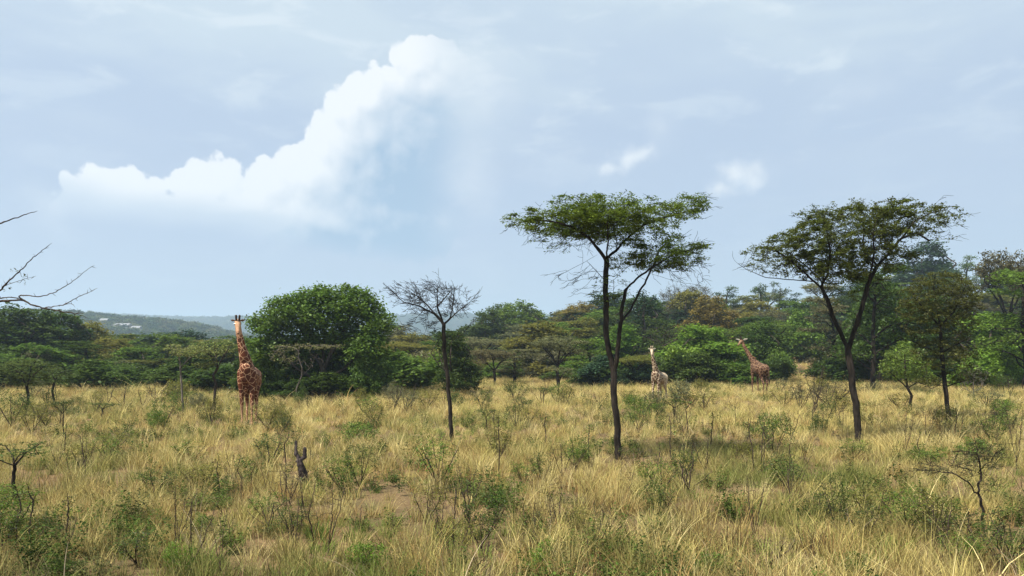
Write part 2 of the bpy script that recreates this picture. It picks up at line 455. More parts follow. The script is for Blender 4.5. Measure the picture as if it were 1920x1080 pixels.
def hero(name, base, limbs, zones, leafspec, bark, color, seed, r0, rmin=.006, step=.14, kill=.2, infl=1.4, **kw):
    """limbs in photo pixels (px, py, metres nearer(-)/farther(+)); base (px, py)"""
    Y = Ybase(base[1]); b = P(base[0], base[1], Y); gz = g1(b[0], b[1]); b[2] = gz
    L = [[P(q[0], q[1], Y)+np.array([0, q[2] if len(q) > 2 else 0, 0])-b for q in l] for l in limbs]
    L[0][0] = np.array([0, 0, -.08])
    m = Y/F
    Zs = [(P(z[0], z[1], Y)+np.array([0, z[5] if len(z) > 5 else 0, 0])-b, (z[2]*m, z[4], z[3]*m), z[6], z[7]) for z in zones]
    wood, leaf, N = build_plant(L, Zs, step, kill, infl, r0, rmin, leafspec, seed, **kw)
    return plant_obj(name, b, wood, leaf, bark, color)

# --- the flat-topped acacia in the middle
tr = hero('acacia_tree', (1158, 860),
  [[(1158,860),(1157,800),(1153,745),(1151,700)],
   [(1151,700),(1145,655,.05),(1141,600,.1),(1139,560,.1),(1136,515,.05),(1137,487,0)],
   [(1151,700),(1160,655,-.1),(1165,610,-.15),(1168,570,-.2),(1171,545,-.2)],
   [(1137,487),(1117,468,-.2),(1098,448,-.4),(1070,430,-.5),(1030,418,-.3),(985,412,0)],
   [(1137,487),(1160,465,.3),(1185,440,.5),(1212,418,.5),(1250,405,.3),(1290,396,0)],
   [(1117,468,-.2),(1110,445,.5),(1095,425,1.0)], [(1160,465,.3),(1165,440,1.1),(1160,420,1.6)],
   [(1137,487),(1135,460,-.8),(1128,435,-1.4)],
   [(1137,530),(1118,510,-.3),(1100,492,-.4),(1118,480,-.3)],
   [(1171,545,-.2),(1195,522,-.4),(1225,502,-.5),(1260,482,-.6),(1300,470,-.3)],
   [(1167,600,-.15),(1183,578,.1),(1200,545,.3),(1214,517,.4),(1228,492,.4),(1240,465,.5),(1262,445,.4)],
   [(1139,560,.1),(1156,548,.5),(1157,520,.7),(1185,495,1.0)],
   [(1290,396,0),(1278,380,0),(1282,368,0)], [(1030,418,-.3),(1040,395,0),(1032,378,0)]],
  [(1055,414,96,18,1.9,0,680,.7),(1130,416,90,28,2.3,0,980,.72),(1215,405,92,20,2.0,0,600,.66),(1003,415,36,7,.8,0,80,.5),
   (1120,380,84,12,1.5,0,170,.5),(1285,388,36,22,1.1,0,230,.65),(1245,482,70,24,1.6,0,480,.58),(1215,448,60,14,1.4,0,150,.5),
   (1290,468,46,10,.9,0,130,.5),(1180,490,50,15,1.3,0,140,.45),(1080,520,55,22,.9,0,70,0),(1110,550,60,22,.9,0,70,.0),
   (1010,436,55,14,1.4,0,90,0),(1070,452,70,18,1.6,0,150,.12),(1290,515,50,26,1.3,0,80,0),(1140,545,40,40,.8,0,60,.2),(1170,450,50,20,1.2,0,80,.2)],
  (11, (.085,.085,.022), .085, .45, .6), BARK, (.105,.150,.018), 5, .098, rmin=.005, step=.11, kill=.14, powr=.60, twig=(420, .42, 6, 2), twup=-.22, limb_r={1:.072, 2:.072, 10:.034, 4:.036, 3:.036})
tag(tr, 'tall flat-topped acacia with forked dark trunk and dense green canopy, centre right', 'tree')

# --- the leaning acacia on the right
tr = hero('acacia_tree', (1613, 835),
  [[(1613,835),(1608,785),(1601,735),(1594,690),(1590,655)],
   [(1590,655),(1576,622,.1),(1562,590,.2),(1553,562,.2),(1541,541,.1),(1522,527,0),(1500,512,-.2),(1475,490,-.3),(1450,470,-.2)],
   [(1522,527,0),(1485,522,.4),(1445,517,.6),(1408,503,.5),(1390,492,.4)],
   [(1592,652),(1600,612,-.2),(1610,575,-.3),(1621,537,-.3),(1640,502,-.3),(1665,477,-.2),(1692,447,0),(1722,436,.1),(1745,450,.1)],
   [(1692,447,0),(1715,415,0),(1745,400,0),(1775,392,0)],
   [(1621,537,-.3),(1615,515,-.7),(1610,480,-1.2),(1600,450,-1.5)],
   [(1553,562,.2),(1556,530,.6),(1572,497,1.0),(1590,465,1.3)],
   [(1541,541,.1),(1545,515,-.3),(1540,480,-.7),(1530,450,-1)],
   [(1640,502,-.3),(1630,470,.4),(1640,435,.9)], [(1556,530,.6),(1530,490,1.1),(1500,460,1.4)],
   [(1594,655),(1610,615,.3),(1618,600,.4)]],
  [(1600,436,108,42,2.3,0,620,.46),(1520,455,80,34,1.9,0,400,.42),(1680,415,82,30,1.9,0,420,.42),(1585,484,100,28,2.0,0,320,.5),(1560,515,60,22,1.4,0,140,.42),(1625,500,45,30,1.3,0,140,.42),(1490,500,60,20,1.2,0,110,.35),(1580,550,40,22,.9,0,50,.3),(1665,478,50,20,1.1,0,80,.4),
   (1460,465,64,22,1.3,0,180,.4),(1735,402,54,20,1.2,0,190,.35),(1620,396,90,16,1.6,0,220,.5),(1425,500,46,10,.8,0,26,.12),
   (1770,412,40,26,.9,0,110,.1),(1650,455,50,30,1.4,0,160,.4),(1560,400,60,14,1.2,0,100,.35),(1745,445,45,14,.8,0,60,.08)],
  (12, (.065,.065,.028), .085, .5, .45), BARK, (.085,.105,.018), 8, .115, rmin=.0055, step=.12, kill=.155, infl=1.6, powr=.58, twig=(460, .42, 6, 2), twup=-.15, limb_r={3:.042, 1:.042})
tag(tr, 'large leaning acacia with sparse brownish wide crown and curved dark trunk, right side', 'tree')

# --- the bare tree left of centre
tr = hero('bare_tree', (848, 835),
  [[(848,835),(844,785),(839,735),(836,695),(831,655),(832,608)],
   [(831,655),(813,640,.1),(794,627,.2),(770,618,.2)], [(831,655),(848,640,-.2),(868,627,-.3),(881,610,-.3)],
   [(832,608),(814,588,0),(800,572,.1),(783,558,.2),(765,545,.2),(748,533,.1)],
   [(832,608),(822,575,-.2),(822,545,-.3),(824,522,-.2)], [(832,608),(844,597,0),(857,583,.1),(875,568,.1),(890,558,0)],
   [(814,588,0),(790,575,-.5),(765,570,-.9),(738,545,-.9)], [(844,597,0),(852,570,-.6),(855,545,-1.0)],[(822,575,-.2),(835,550,.6),(850,532,1.0)]],
  [(812,568,56,30,1.6,0,100,0),(845,572,34,26,1.4,0,70,0),(768,546,24,16,.8,0,22,0),(822,540,40,14,1.0,0,36,0),(785,615,40,10,.8,0,22,0)],
  None, BARK, (.05,.05,.03), 21, .072, rmin=.005, step=.12, kill=.26, jit=.12, powr=.56, twig=(430, .34, 12, 3), twup=.12)
tag(tr, 'slender leafless tree with thin black trunk and fan of bare twigs', 'tree')

# --- olive-brown tree on the right
tr = hero('thorn_tree', (1780, 790),
  [[(1780,790),(1777,745),(1771,700),(1766,650),(1762,612)],
   [(1762,612),(1745,585,.3),(1728,560,.5),(1715,535,.5)], [(1762,612),(1782,585,-.3),(1795,555,-.4),(1805,530,-.3)],
   [(1762,612),(1765,575,.3),(1760,540,.4),(1757,515,.2)],[(1775,725),(1755,722,-.3),(1738,728,-.4)],[(1775,725),(1800,718,.2),(1825,712,.3)],
   [(1768,670),(1745,650,.5),(1725,640,.7)],[(1768,660),(1795,640,-.5),(1812,625,-.6)]],
  [(1762,560,72,48,1.9,0,850,.92),(1762,530,50,26,1.4,0,330,.88),(1720,580,36,28,1.1,0,110,.7),(1805,580,34,36,1.1,0,130,.7),
   (1762,605,70,44,1.6,0,420,.85),(1770,665,62,36,1.5,0,420,.8),(1735,715,34,12,.9,0,90,.7),(1815,705,40,16,.9,0,120,.7)],
  (14, (.09,.09,.03), .11, .5, .4), BARK, (.078,.085,.018), 31, .10, step=.15, kill=.19, infl=1.8)
tag(tr, 'olive brown thorn tree with tall rounded sparse crown and thin straight trunk', 'tree')

# --- small bright-green tree beside it
tr = hero('small_acacia', (1708, 775),
  [[(1708,775),(1706,755),(1709,742),(1702,728)],[(1702,728),(1690,715,.2),(1675,700,.3)],[(1702,728),(1718,715,-.2),(1732,702,-.3)],[(1702,728),(1702,700,.3),(1700,670,.2)]],
  [(1696,680,48,34,1.3,0,420,.95),(1722,700,26,18,.9,0,120,.9),(1672,700,24,16,.8,0,90,.9)],
  (10, (.10,.10,.04), .11, .55, .5), BARKB, (.125,.18,.035), 32, .07, step=.16, kill=.2)
tag(tr, 'small bright green tree with crooked short trunk beside the olive brown tree', 'tree')

# --- pale acacias left of the near giraffe
tr = hero('small_acacia', (345, 775),
  [[(345,775),(342,745),(339,715),(338,690),(336,668)],[(338,690),(350,672,.3),(368,660,.5)],[(336,668),(326,655,-.2),(322,648,-.3)],[(336,668),(345,652,.3),(352,645,.4)]],
  [(345,657,36,13,1.2,0,190,.9),(372,658,24,10,.9,0,90,.9),(328,650,14,9,.5,0,40,.8)],
  (10, (.09,.09,.025), .10, .55, .7), PALE, (.21,.235,.075), 33, .05, step=.13, kill=.17)
tag(tr, 'small pale olive flat-topped acacia with thin grey trunk left of the near giraffe', 'tree')
tr = hero('small_acacia', (398, 775),
  [[(398,775),(402,750),(404,722),(400,705),(408,690)],[(398,770),(390,748,.1),(391,728,.1)],[(408,690),(392,670,.3),(380,655,.4)],[(408,690),(422,670,-.3),(432,655,-.3)],[(408,690),(405,665,0),(402,642,0)]],
  [(400,655,44,18,1.4,0,260,.9),(425,650,22,16,.9,0,110,.9),(385,680,26,14,.9,0,90,.8)],
  (9, (.10,.10,.03), .11, .55, .65), BARKB, (.17,.20,.06), 34, .07, step=.15, kill=.2)
tag(tr, 'pale green acacia with wide flat layered crown close behind the near giraffe', 'tree')

# --- small umbrella trees at far left
tr = hero('small_acacia', (48, 777),
  [[(48,777),(51,757),(52,742),(50,725)],[(50,725),(35,705,.2),(18,690,.3)],[(50,725),(66,705,-.2),(85,688,-.2)],[(50,725),(50,700,.3),(50,680,.4)],[(52,745),(38,752,0),(22,757,0)]],
  [(50,690,52,20,1.5,0,330,.95),(48,712,42,18,1.2,0,160,.9)], (11, (.11,.11,.03), .12, .55, .6), BARK, (.085,.115,.03), 35, .075, step=.15, kill=.19)
tag(tr, 'small dark umbrella acacia with short trunk near the left edge', 'tree')
tr = hero('small_acacia', (104, 762),
  [[(104,762),(100,745),(98,732),(102,715)],[(102,715),(92,700,.3),(80,694,.3)],[(102,715),(115,700,-.2),(128,694,-.2)]],
  [(104,706,36,18,1.3,0,230,.95)], (11, (.11,.11,.03), .12, .55, .6), BARK, (.07,.10,.028), 36, .065, step=.15, kill=.19)
tag(tr, 'little dark acacia with leaning trunk just right of the leftmost umbrella acacia', 'tree')

# --- the big leafy tree
Yb = 57.0; bb = P(604, 745, Yb); bb[2] = g1(bb[0], bb[1]); mb = Yb/F
bz = [(598,549,20,13,1.0,.2,40),(655,548,26,13,1.0,0,46),(695,570,20,16,1.0,.4,40),(482,608,20,14,1.0,0,40),(722,598,16,14,.8,0,30),(530,566,22,12,.9,0,34),(600,585,66,42,2.6,0,150),(545,590,48,34,2.2,-.3,110),(655,582,50,40,2.4,.3,120),(510,615,42,26,1.8,0,80),(700,612,40,30,1.9,.2,90),
      (600,560,50,20,1.6,0,80),(565,572,28,24,1.2,.2,50),(672,560,32,22,1.3,-.2,60),(500,650,30,30,1.6,-.6,70),(690,655,42,32,2.0,-.6,90),(640,640,50,30,2.4,1.2,80),
      (560,650,50,34,2.4,1.4,80),(490,690,26,30,1.5,.2,50),(705,695,36,28,1.8,.2,60),(640,690,40,34,1.6,2.0,60),(560,700,44,30,1.6,1.8,60),(600,680,60,40,1.2,2.8,90),(520,715,50,26,1.2,1.6,60),(680,715,50,24,1.2,1.6,60),(590,640,50,30,1.6,.8,70)]
rs_ = np.random.default_rng(71)
Z_ = [(P(z[0], z[1], Yb)+np.array([0, z[5], 0])-bb, (z[2]*mb, z[4], z[3]*mb), int(z[6]*1.5), 1) for z in bz]
lim = [[(604,748),(602,720),(606,695)],[(606,695),(585,660,.3),(560,620,.4),(545,590,.3)],[(606,695),(628,655,-.3),(650,610,-.2),(665,575,0)],
       [(606,695),(602,640,.6),(600,585,.3)],[(602,720),(560,690,-.6),(520,650,-.6)],[(602,720),(650,690,-.6),(690,640,-.4)],[(585,660,.3),(540,640,.8),(505,615,.4)],[(628,655,-.3),(670,630,.5),(710,610,.3)]]
L_ = [[P(q[0], q[1], Yb)+np.array([0, q[2] if len(q) > 2 else 0, 0])-bb for q in l] for l in lim]
wood, leaf, N = build_plant(L_, Z_, .35, .45, 3.0, .30, .015, (46, (.30,.30,.19), .24, .6, .3), 71, tipthr=3, wob=.04)
tr = plant_obj('leafy_tree', bb, wood, leaf, BARKB, (.088,.150,.020))
tag(tr, 'biggest leafy tree with broad rounded bright green crown behind the near giraffe', 'tree')
# grey flat thorn tree in front of it
tr = hero('thorn_tree', (555, 752),
  [[(555,752),(556,728),(566,705),(567,690),(560,668),(562,650)],[(562,655),(545,650,0),(525,650,.1)],[(562,650),(590,647,.2),(625,648,.2)],[(566,705),(580,690,.2),(592,665,.2)]],
  [(560,650,56,9,1.4,0,190,.9),(610,650,40,7,1.2,0,100,.8),(530,668,30,12,1.0,0,80,.7),(570,675,50,16,1.2,0,60,0)],
  (6, (.11,.11,.03), .12, .5, .7), PALE, (.19,.19,.08), 37, .042, rmin=.010, step=.22, kill=.26)
tag(tr, 'grey flat-topped thorn tree with pale twisted trunk in front of the biggest leafy tree', 'tree')

# ------------------------------------------------------------------ background prototypes (about 7 m tall), built once and copied
def proto(kind, seed):
    rs = np.random.default_rng(seed)
    u = lambda a, b: rs.uniform(a, b)
    bark = BARKB
    if kind == 'round':
        H = 7; L = [[(0,0,-.3),(u(-.2,.2),0,1.2),(0,0,2.2)]]; Zs = []
        for k in range(14):
            a = u(0, 6.28); r = u(0, 2.3); z = u(1.3, 5.4)*(1-.03*r)
            s = u(.8, 1.5); Zs.append(((r*math.cos(a), r*math.sin(a), z), (s, s, s*.75), 40, 1))
        Zs.append(((0, 0, 5.9), (1.5, 1.5, .9), 40, 1))
        for k in range(5):
            a = k*1.26; L.append([(0,0,1.6+.1*k),(1.2*math.cos(a),1.2*math.sin(a),3.0),(2*math.cos(a),2*math.sin(a),4.3)])
        args = dict(step=.35, kill=.45, infl=3, r0=.22, rmin=.015, leafspec=(46, (.26,.26,.14), .24, .6, .3)); tt = 3
    elif kind == 'umbrella':
        L = [[(0,0,-.3),(u(-.2,.2),0,1.2),(u(-.3,.3),u(-.2,.2),2.6)]]; Zs = [((0,0,5.0),(3.1,3.1,.45),240,.95),((u(-1,1),u(-1,1),5.5),(1.9,1.9,.3),90,.9)]
        for k in range(6):
            a = k*1.05+u(-.3,.3); r = u(1.2,2.6); Zs.append(((r*math.cos(a), r*math.sin(a), u(4.1,4.8)), (1.0,1.0,.3), 40, .9))
            L.append([tuple(L[0][-1]),(.8*math.cos(a),.8*math.sin(a),3.6),(1.8*math.cos(a),1.8*math.sin(a),4.5)])
        args = dict(step=.3, kill=.38, infl=3, r0=.16, rmin=.013, leafspec=(24, (.2,.2,.06), .19, .55, .6)); tt = 4; bark = BARK
    elif kind == 'layered':
        L = [[(0,0,-.3),(u(-.2,.2),0,1.2),(0,u(-.2,.2),3),(u(-.3,.3),0,5.4)]]; Zs = []
        for k in range(11):
            a = u(0,6.28); z = 1.9+k*.42; r = u(.7,2.0)*(1-.25*(z/6.5)); Zs.append(((r*math.cos(a), r*math.sin(a), z), (u(1.1,1.7),u(1.1,1.7),.26), 52, .9))
            L.append([(0,0,min(5.3,z-.8)),(r*.6*math.cos(a), r*.6*math.sin(a), z-.3)])
        args = dict(step=.3, kill=.38, infl=2.6, r0=.15, rmin=.013, leafspec=(24, (.22,.22,.07), .19, .55, .55)); tt = 4; bark = BARK
    elif kind == 'bare':
        L = [[(0,0,-.3),(u(-.2,.2),0,1.2),(u(-.3,.3),0,2.4)]]; Zs = [((0,0,4.6),(2.4,2.4,1.4),330,.12),((0,0,3.4),(2.2,2.2,.8),120,.1)]
        for k in range(5):
            a = k*1.26; L.append([tuple(L[0][-1]),(1.0*math.cos(a),1.0*math.sin(a),3.6)])
        args = dict(step=.28, kill=.34, infl=3, r0=.13, rmin=.012, leafspec=(8, (.2,.2,.1), .15, .5, .3), twig=(300, .7, 8, 2), twup=.1); tt = 3; bark = BARKB
    elif kind == 'tall':
        L = [[(0,0,-.3),(u(-.2,.2),0,2),(0,0,4.2)]]; Zs = []
        for k in range(8):
            a = u(0,6.28); r = u(0,1.3); Zs.append(((r*math.cos(a), r*math.sin(a), u(3.2,6.6)), (.8,.8,.5), 30, 1))
        args = dict(step=.3, kill=.4, infl=3, r0=.13, rmin=.015, leafspec=(18, (.2,.2,.12), .2, .6, .3)); tt = 3
    elif kind == 'bush':
        L = [[(0,0,-.2),(0,0,.4)]]; Zs = []
        for k in range(15):
            a = u(0,6.28); r = u(0,1.5); s = u(.5,.9); Zs.append(((r*math.cos(a), r*math.sin(a), u(.5,2.3)*(1-.12*r)), (s,s,s*.75), 22, 1))
        args = dict(step=.22, kill=.3, infl=2.5, r0=.08, rmin=.012, leafspec=(44, (.2,.2,.13), .19, .6, .3)); tt = 4
    elif kind == 'baldbush':
        L = [[(0,0,-.2),(0,0,.3)]]; Zs = [((0,0,1.3),(1.5,1.5,1.1),260,.35)]
        args = dict(step=.18, kill=.24, infl=2.5, r0=.06, rmin=.014, leafspec=(4, (.12,.12,.08), .10, .55, .3)); tt = 3; bark = PALE
    wood, leaf, N = build_plant(L, Zs, seed=seed, tipthr=tt, wob=.03, **args)
    V = leaf[0] if leaf is not None else wood[0]
    h = np.percentile(V[:, 2], 99.5); wd = np.percentile(V[:, 0], 99)-np.percentile(V[:, 0], 1)
    nm = {'round':'round_tree','umbrella':'umbrella_tree','layered':'layered_tree','bare':'dry_tree','tall':'upright_tree','bush':'leafy_bush','baldbush':'dry_bush'}[kind]
    mw = mesh_np('trunk', wood[0], wood[1], bark, True)
    ml = mesh_np('crown', leaf[0], leaf[1], LEAF)
    return dict(kind=kind, name=nm, mw=mw, ml=ml, h=h, w=wd)
PR = {}
for kind, n in (('round', 4), ('umbrella', 3), ('layered', 3), ('bare', 3), ('tall', 3), ('bush', 3), ('baldbush', 2)):
    PR[kind] = [proto(kind, 100+17*k+len(kind)) for k in range(n)]
auto = []          # (object, description, px, Y, rowtext)
GR = {'round':'round leafy trees of the wood','umbrella':'flat-topped trees of the wood','layered':'layered thorn trees of the wood','bare':'dry grey trees of the wood',
      'tall':'thin upright trees on the skyline','bush':'leafy bushes at the edge of the wood','baldbush':'dry bushes in the grass'}
COL = {'dark green': (.056,.092,.015), 'green': (.094,.152,.021), 'bright green': (.125,.21,.024), 'olive': (.155,.155,.030), 'grey green': (.135,.140,.062),
       'blue green': (.034,.066,.028), 'yellow green': (.155,.175,.035), 'rusty': (.165,.135,.028), 'brownish': (.115,.105,.048), 'pale green': (.20,.21,.07)}
cnt = {}
def put_tree(kind, px, Y, top, wpx, col, label=None, rz=None):
    k = cnt.get(kind, 0); cnt[kind] = k+1
    p = PR[kind][k % len(PR[kind])]
    x = (px-960)/F*Y; gz = g1(x, Y); tz = CAMZ+(HOR-top)/F*Y
    sz = max(.25, (tz-gz)/p['h']); sx = wpx/F*Y/p['w']
    root = empty(p['name'], (x, Y, gz)); root.scale = (sx, sx*random.uniform(.9, 1.1), sz); root.rotation_euler = (0, 0, random.uniform(0, 6.28) if rz is None else rz)
    link('trunk', p['mw'], parent=root)
    c_ = link('crown', p['ml'], parent=root); b_ = COL[col]; v = random.uniform(.85, 1.15)
    c_.color = (b_[0]*v*random.uniform(.92, 1.08), b_[1]*v, b_[2]*v, 1)
    cat = 'bush' if kind in ('bush', 'baldbush') else 'tree'
    tag(root, label, cat, GR[kind])
    adj = {'round':'round leafy tree','umbrella':'flat-topped tree','layered':'layered thorn tree','bare':'dry leafless tree','tall':'thin upright tree','bush':'leafy bush','baldbush':'dry twiggy bush'}[kind]
    if not label: auto.append((root, col+' '+adj, px, Y, 'wood'))
    return root
# hand-placed trees the photograph lets one tell apart
for a in [
 ('bush',168,66,676,115,'dark green','dark green bush mass at the grass edge on the left, low and wide'),
 ('round',5,95,576,130,'dark green',None),('round',62,97,582,120,'dark green',None),('round',118,100,588,115,'dark green',None),('round',168,104,606,95,'olive',None),('round',75,78,648,130,'green',None),
 ('layered',160,84,640,130,'dark green',None),('round',205,100,636,110,'olive',None),('round',255,90,652,100,'green',None),
 ('round',300,125,627,130,'dark green',None),('round',350,140,622,110,'blue green',None),('round',228,140,628,110,'olive',None),('layered',300,84,672,110,'olive',None),
 ('bush',200,76,680,110,'dark green',None),('bush',270,72,690,110,'dark green',None),('bush',335,70,685,120,'dark green',None),('bush',410,66,680,130,'dark green',None),('round',395,95,642,120,'dark green',None),('umbrella',430,120,642,120,'olive',None),
 ('layered',455,110,630,100,'green',None),('bush',470,62,668,90,'dark green',None),('bush',505,60,690,80,'olive',None),('bush',498,56.5,668,70,'green',None),('bush',690,56,668,70,'green',None),('bush',610,55.8,700,120,'dark green',None),('bush',650,55.2,706,70,'dark green',None),('bush',545,55.4,712,80,'dark green',None),('bush',575,63,690,110,'dark green',None),('bush',650,63,690,120,'dark green',None),('bush',610,66,680,110,'dark green',None),('bush',535,62,695,90,'dark green',None),
 ('bush',60,70,690,150,'green',None),('bush',-30,66,670,160,'dark green',None),('round',-60,90,580,140,'dark green',None),
 ('bush',740,66,660,120,'green',None),('bush',700,60,690,80,'dark green',None),('round',775,120,628,100,'olive',None),('round',740,130,612,90,'grey green',None),('bush',790,70,664,95,'bright green',None),
 ('round',845,60,622,78,'dark green','dark bushy tree directly behind the slender leafless tree'),
 ('round',915,150,583,85,'dark green',None),('round',968,165,567,92,'green',None),('round',935,175,572,80,'dark green',None),('round',1000,172,580,60,'dark green',None),('umbrella',905,110,632,110,'grey green',None),
 ('umbrella',925,74,655,80,'brownish','grey brown flat acacia at the grass edge right of the slender leafless tree'),
 ('bare',885,70,668,50,'brownish',None),('layered',965,82,655,90,'grey green',None),('round',1015,100,606,125,'olive','wide olive rounded tree rising behind the grass left of the flat-topped acacia'),
 ('umbrella',1048,70,630,95,'grey green','grey green tree with forked dark trunk just left of the flat-topped acacia'),
 ('layered',1105,84,636,95,'green',None),('bush',1120,78,680,90,'dark green',None),('bush',1060,88,690,90,'dark green',None),('bush',975,96,672,90,'green',None),('bush',1010,94,678,80,'olive',None),('bush',930,92,676,80,'green',None),('bush',895,94,672,70,'olive',None),('bush',1090,92,668,80,'green',None),('round',1090,120,600,100,'olive',None),
 ('umbrella',1190,76,666,75,'yellow green','small flat yellow green acacia left of the pale young giraffe'),
 ('round',1165,92,612,90,'bright green',None),('bush',1200,84,684,90,'dark green',None),('tall',1207,110,545,64,'blue green','dark blue green conical tree behind the flat-topped acacia trunk'),('round',1200,135,560,110,'dark green',None),
 ('round',1310,84,612,140,'bright green','big bright green round bush tree between the two far giraffes'),('bush',1275,80,650,90,'bright green',None),('bush',1350,82,650,80,'green',None),
 ('round',1425,88,606,80,'dark green','dark green leafy tree right behind the long-necked brown giraffe'),('bush',1455,84,655,60,'green',None),
 ('round',1328,125,556,90,'rusty','rusty orange crowned tree on the lower slope above the far giraffes'),('round',1290,150,548,80,'olive',None),
 ('umbrella',1505,125,612,110,'grey green',None),('layered',1470,135,600,80,'grey green',None),('bare',1450,140,580,70,'grey green',None),('umbrella',1545,135,600,100,'grey green',None),
 ('round',1420,150,566,90,'olive',None),('bush',1555,90,640,68,'dark green','dark round bush right of the small clearing'),('bush',1495,118,585,70,'bright green',None),
 ('round',1648,76,524,120,'dark green',None),('layered',1560,84,560,110,'brownish',None),('layered',1635,62,500,150,'dark green','dark layered thorn tree standing behind the leaning acacia'),('bush',1625,80,650,90,'dark green',None),('bush',1670,78,630,90,'green',None),('bare',1630,85,585,110,'brownish',None),
 ('round',1740,100,560,150,'dark green',None),('bush',1690,74,640,80,'bright green',None),('round',1860,76,590,130,'bright green','bright green leafy tree mass low beside the right edge'),('bush',1825,66,655,90,'bright green',None),('bush',1895,72,640,90,'bright green',None),
 ('baldbush',1825,56,682,50,'grey green','grey bare twiggy bush beside the olive brown tree'),
 ('layered',1925,66,505,150,'green','layered green thorn tree cut by the right edge'),('umbrella',1890,95,474,110,'brownish','brownish flat open-crowned tree on the slope at the upper right edge'),
 ('round',1742,190,456,105,'blue green','big dark round tree highest on the ridge at right'),('tall',1812,195,478,45,'green',None),('tall',1362,185,536,34,'dark green',None),
 ('tall',1427,185,532,40,'dark green',None),('tall',1462,187,528,36,'dark green',None),('bare',1265,180,538,50,'brownish',None),('bare',1310,182,534,48,'brownish',None),('tall',1155,180,545,40,'green',None),
 ('round',1085,170,570,80,'rusty',None),('round',1140,178,552,90,'blue green',None),('round',1060,178,582,60,'olive',None)]:
    put_tree(*a)
# slope and ridge fill, jittered rows; the ridge line follows the photograph
def ridge(px): return np.interp(px, [860,1030,1080,1180,1250,1360,1480,1560,1640,1700,1800,1920,2050], [640,600,580,556,552,560,548,530,520,512,500,488,480])
cols_ = ['dark green','green','olive','green','olive','grey green','green','yellow green','dark green','green','brownish','blue green']
for (Y, sp, f) in ((108,92,.16),(128,84,.38),(150,76,.60),(172,66,.80),(196,56,1.0)):
    px = 870+random.uniform(0, 40) if Y > 140 else 1060
    while px < 2010:
        top = 618+(ridge(px)-618)*f+random.uniform(-8, 8)+(4 if f == 1 else 0)
        if not (Y < 120 and 1475 < px < 1545):
            kk = random.choice(['round','round','round','layered','round','bare','round','umbrella'])
            if f == 1: kk = random.choice(['round','round','umbrella','tall','umbrella'])
            put_tree(kk, px, Y+random.uniform(-6, 6), top, sp*random.uniform(1.0, 1.6)*(.55 if kk == 'tall' else 1), random.choice(cols_))
        px += sp*random.uniform(.75, 1.2)
for (Y, sp, tp) in ((112,95,634),(140,80,634),(185,70,634)):
    px = -120.
    while px < 900:
        top = tp+random.uniform(-7, 7)+(6 if px > 330 else 0)-(34 if px < 90 else 0)
        put_tree(random.choice(['round','round','round','umbrella','layered']), px, Y+random.uniform(-8, 8), top, sp*random.uniform(1.1, 1.6), random.choice(cols_[:6]))
        px += sp*random.uniform(.8, 1.2)

for (Y, sp) in ((80,62),(98,56),(120,60),(146,60),(175,60)):
    px = -60. if Y < 125 else 900.
    while px < 1990:
        xx = (px-960)/F*Y; gz = g1(xx, Y); gpy = HOR-(gz-CAMZ)*F/Y
        if not (1478 < px < 1545 and Y < 125) and not (860 < px < 1110 and Y < 90):
            put_tree('bush', px, Y+random.uniform(-4, 4), gpy-random.uniform(2.0, 3.6)*F/Y, sp*random.uniform(1.1, 1.7), random.choice(['dark green','green','olive','dark green','grey green','brownish','blue green']))
        px += sp*random.uniform(.8, 1.25)

# ------------------------------------------------------------------ instanced ground cover
def gn_scatter(name, pts, rotz, scale, idx, tint, meshes, tiltv=None, mat=GRASS):
    me = bpy.data.meshes.new(name); n = len(pts)
    me.vertices.add(n); me.vertices.foreach_set('co', np.asarray(pts, np.float32).ravel())
    def at(nm, typ, data, key='value'):
        a = me.attributes.new(nm, typ, 'POINT'); a.data.foreach_set(key, np.asarray(data).ravel())
    rot = np.zeros((n, 3), np.float32); rot[:, 2] = rotz
    if tiltv is not None: rot[:, 0] = tiltv
    at('rot', 'FLOAT_VECTOR', rot, 'vector'); at('scl', 'FLOAT_VECTOR', np.asarray(scale, np.float32), 'vector')
    at('vidx', 'INT', np.asarray(idx, np.int32)); at('tint', 'FLOAT_COLOR', np.c_[tint, np.ones(n)].astype(np.float32), 'color')
    me.update()
    o = bpy.data.objects.new(name, me); C.objects.link(o)
    col = bpy.data.collections.new(name+'_pieces')
    for k, m_ in enumerate(meshes):
        q = bpy.data.objects.new('%s_piece_%02d' % (name, k), m_); col.objects.link(q)
    g = bpy.data.node_groups.new(name, 'GeometryNodeTree')
    g.interface.new_socket('Geometry', in_out='INPUT', socket_type='NodeSocketGeometry')
    g.interface.new_socket('Geometry', in_out='OUTPUT', socket_type='NodeSocketGeometry')
    N_ = g.nodes; gi = N_.new('NodeGroupInput'); go = N_.new('NodeGroupOutput')
    ci = N_.new('GeometryNodeCollectionInfo'); ci.inputs['Collection'].default_value = col
    ci.inputs['Separate Children'].default_value = True; ci.inputs['Reset Children'].default_value = True
    ip = N_.new('GeometryNodeInstanceOnPoints'); ip.inputs['Pick Instance'].default_value = True
    def na_(nm, dt):
        a = N_.new('GeometryNodeInputNamedAttribute'); a.data_type = dt; a.inputs['Name'].default_value = nm; return a.outputs['Attribute']
    e2r = N_.new('FunctionNodeEulerToRotation')
    g.links.new(na_('rot', 'FLOAT_VECTOR'), e2r.inputs[0])
    g.links.new(gi.outputs[0], ip.inputs['Points']); g.links.new(ci.outputs[0], ip.inputs['Instance'])
    g.links.new(na_('vidx', 'INT'), ip.inputs['Instance Index']); g.links.new(e2r.outputs[0], ip.inputs['Rotation'])
    g.links.new(na_('scl', 'FLOAT_VECTOR'), ip.inputs['Scale']); g.links.new(ip.outputs[0], go.inputs[0])
    md = o.modifiers.new('scatter', 'NODES'); md.node_group = g
    return o

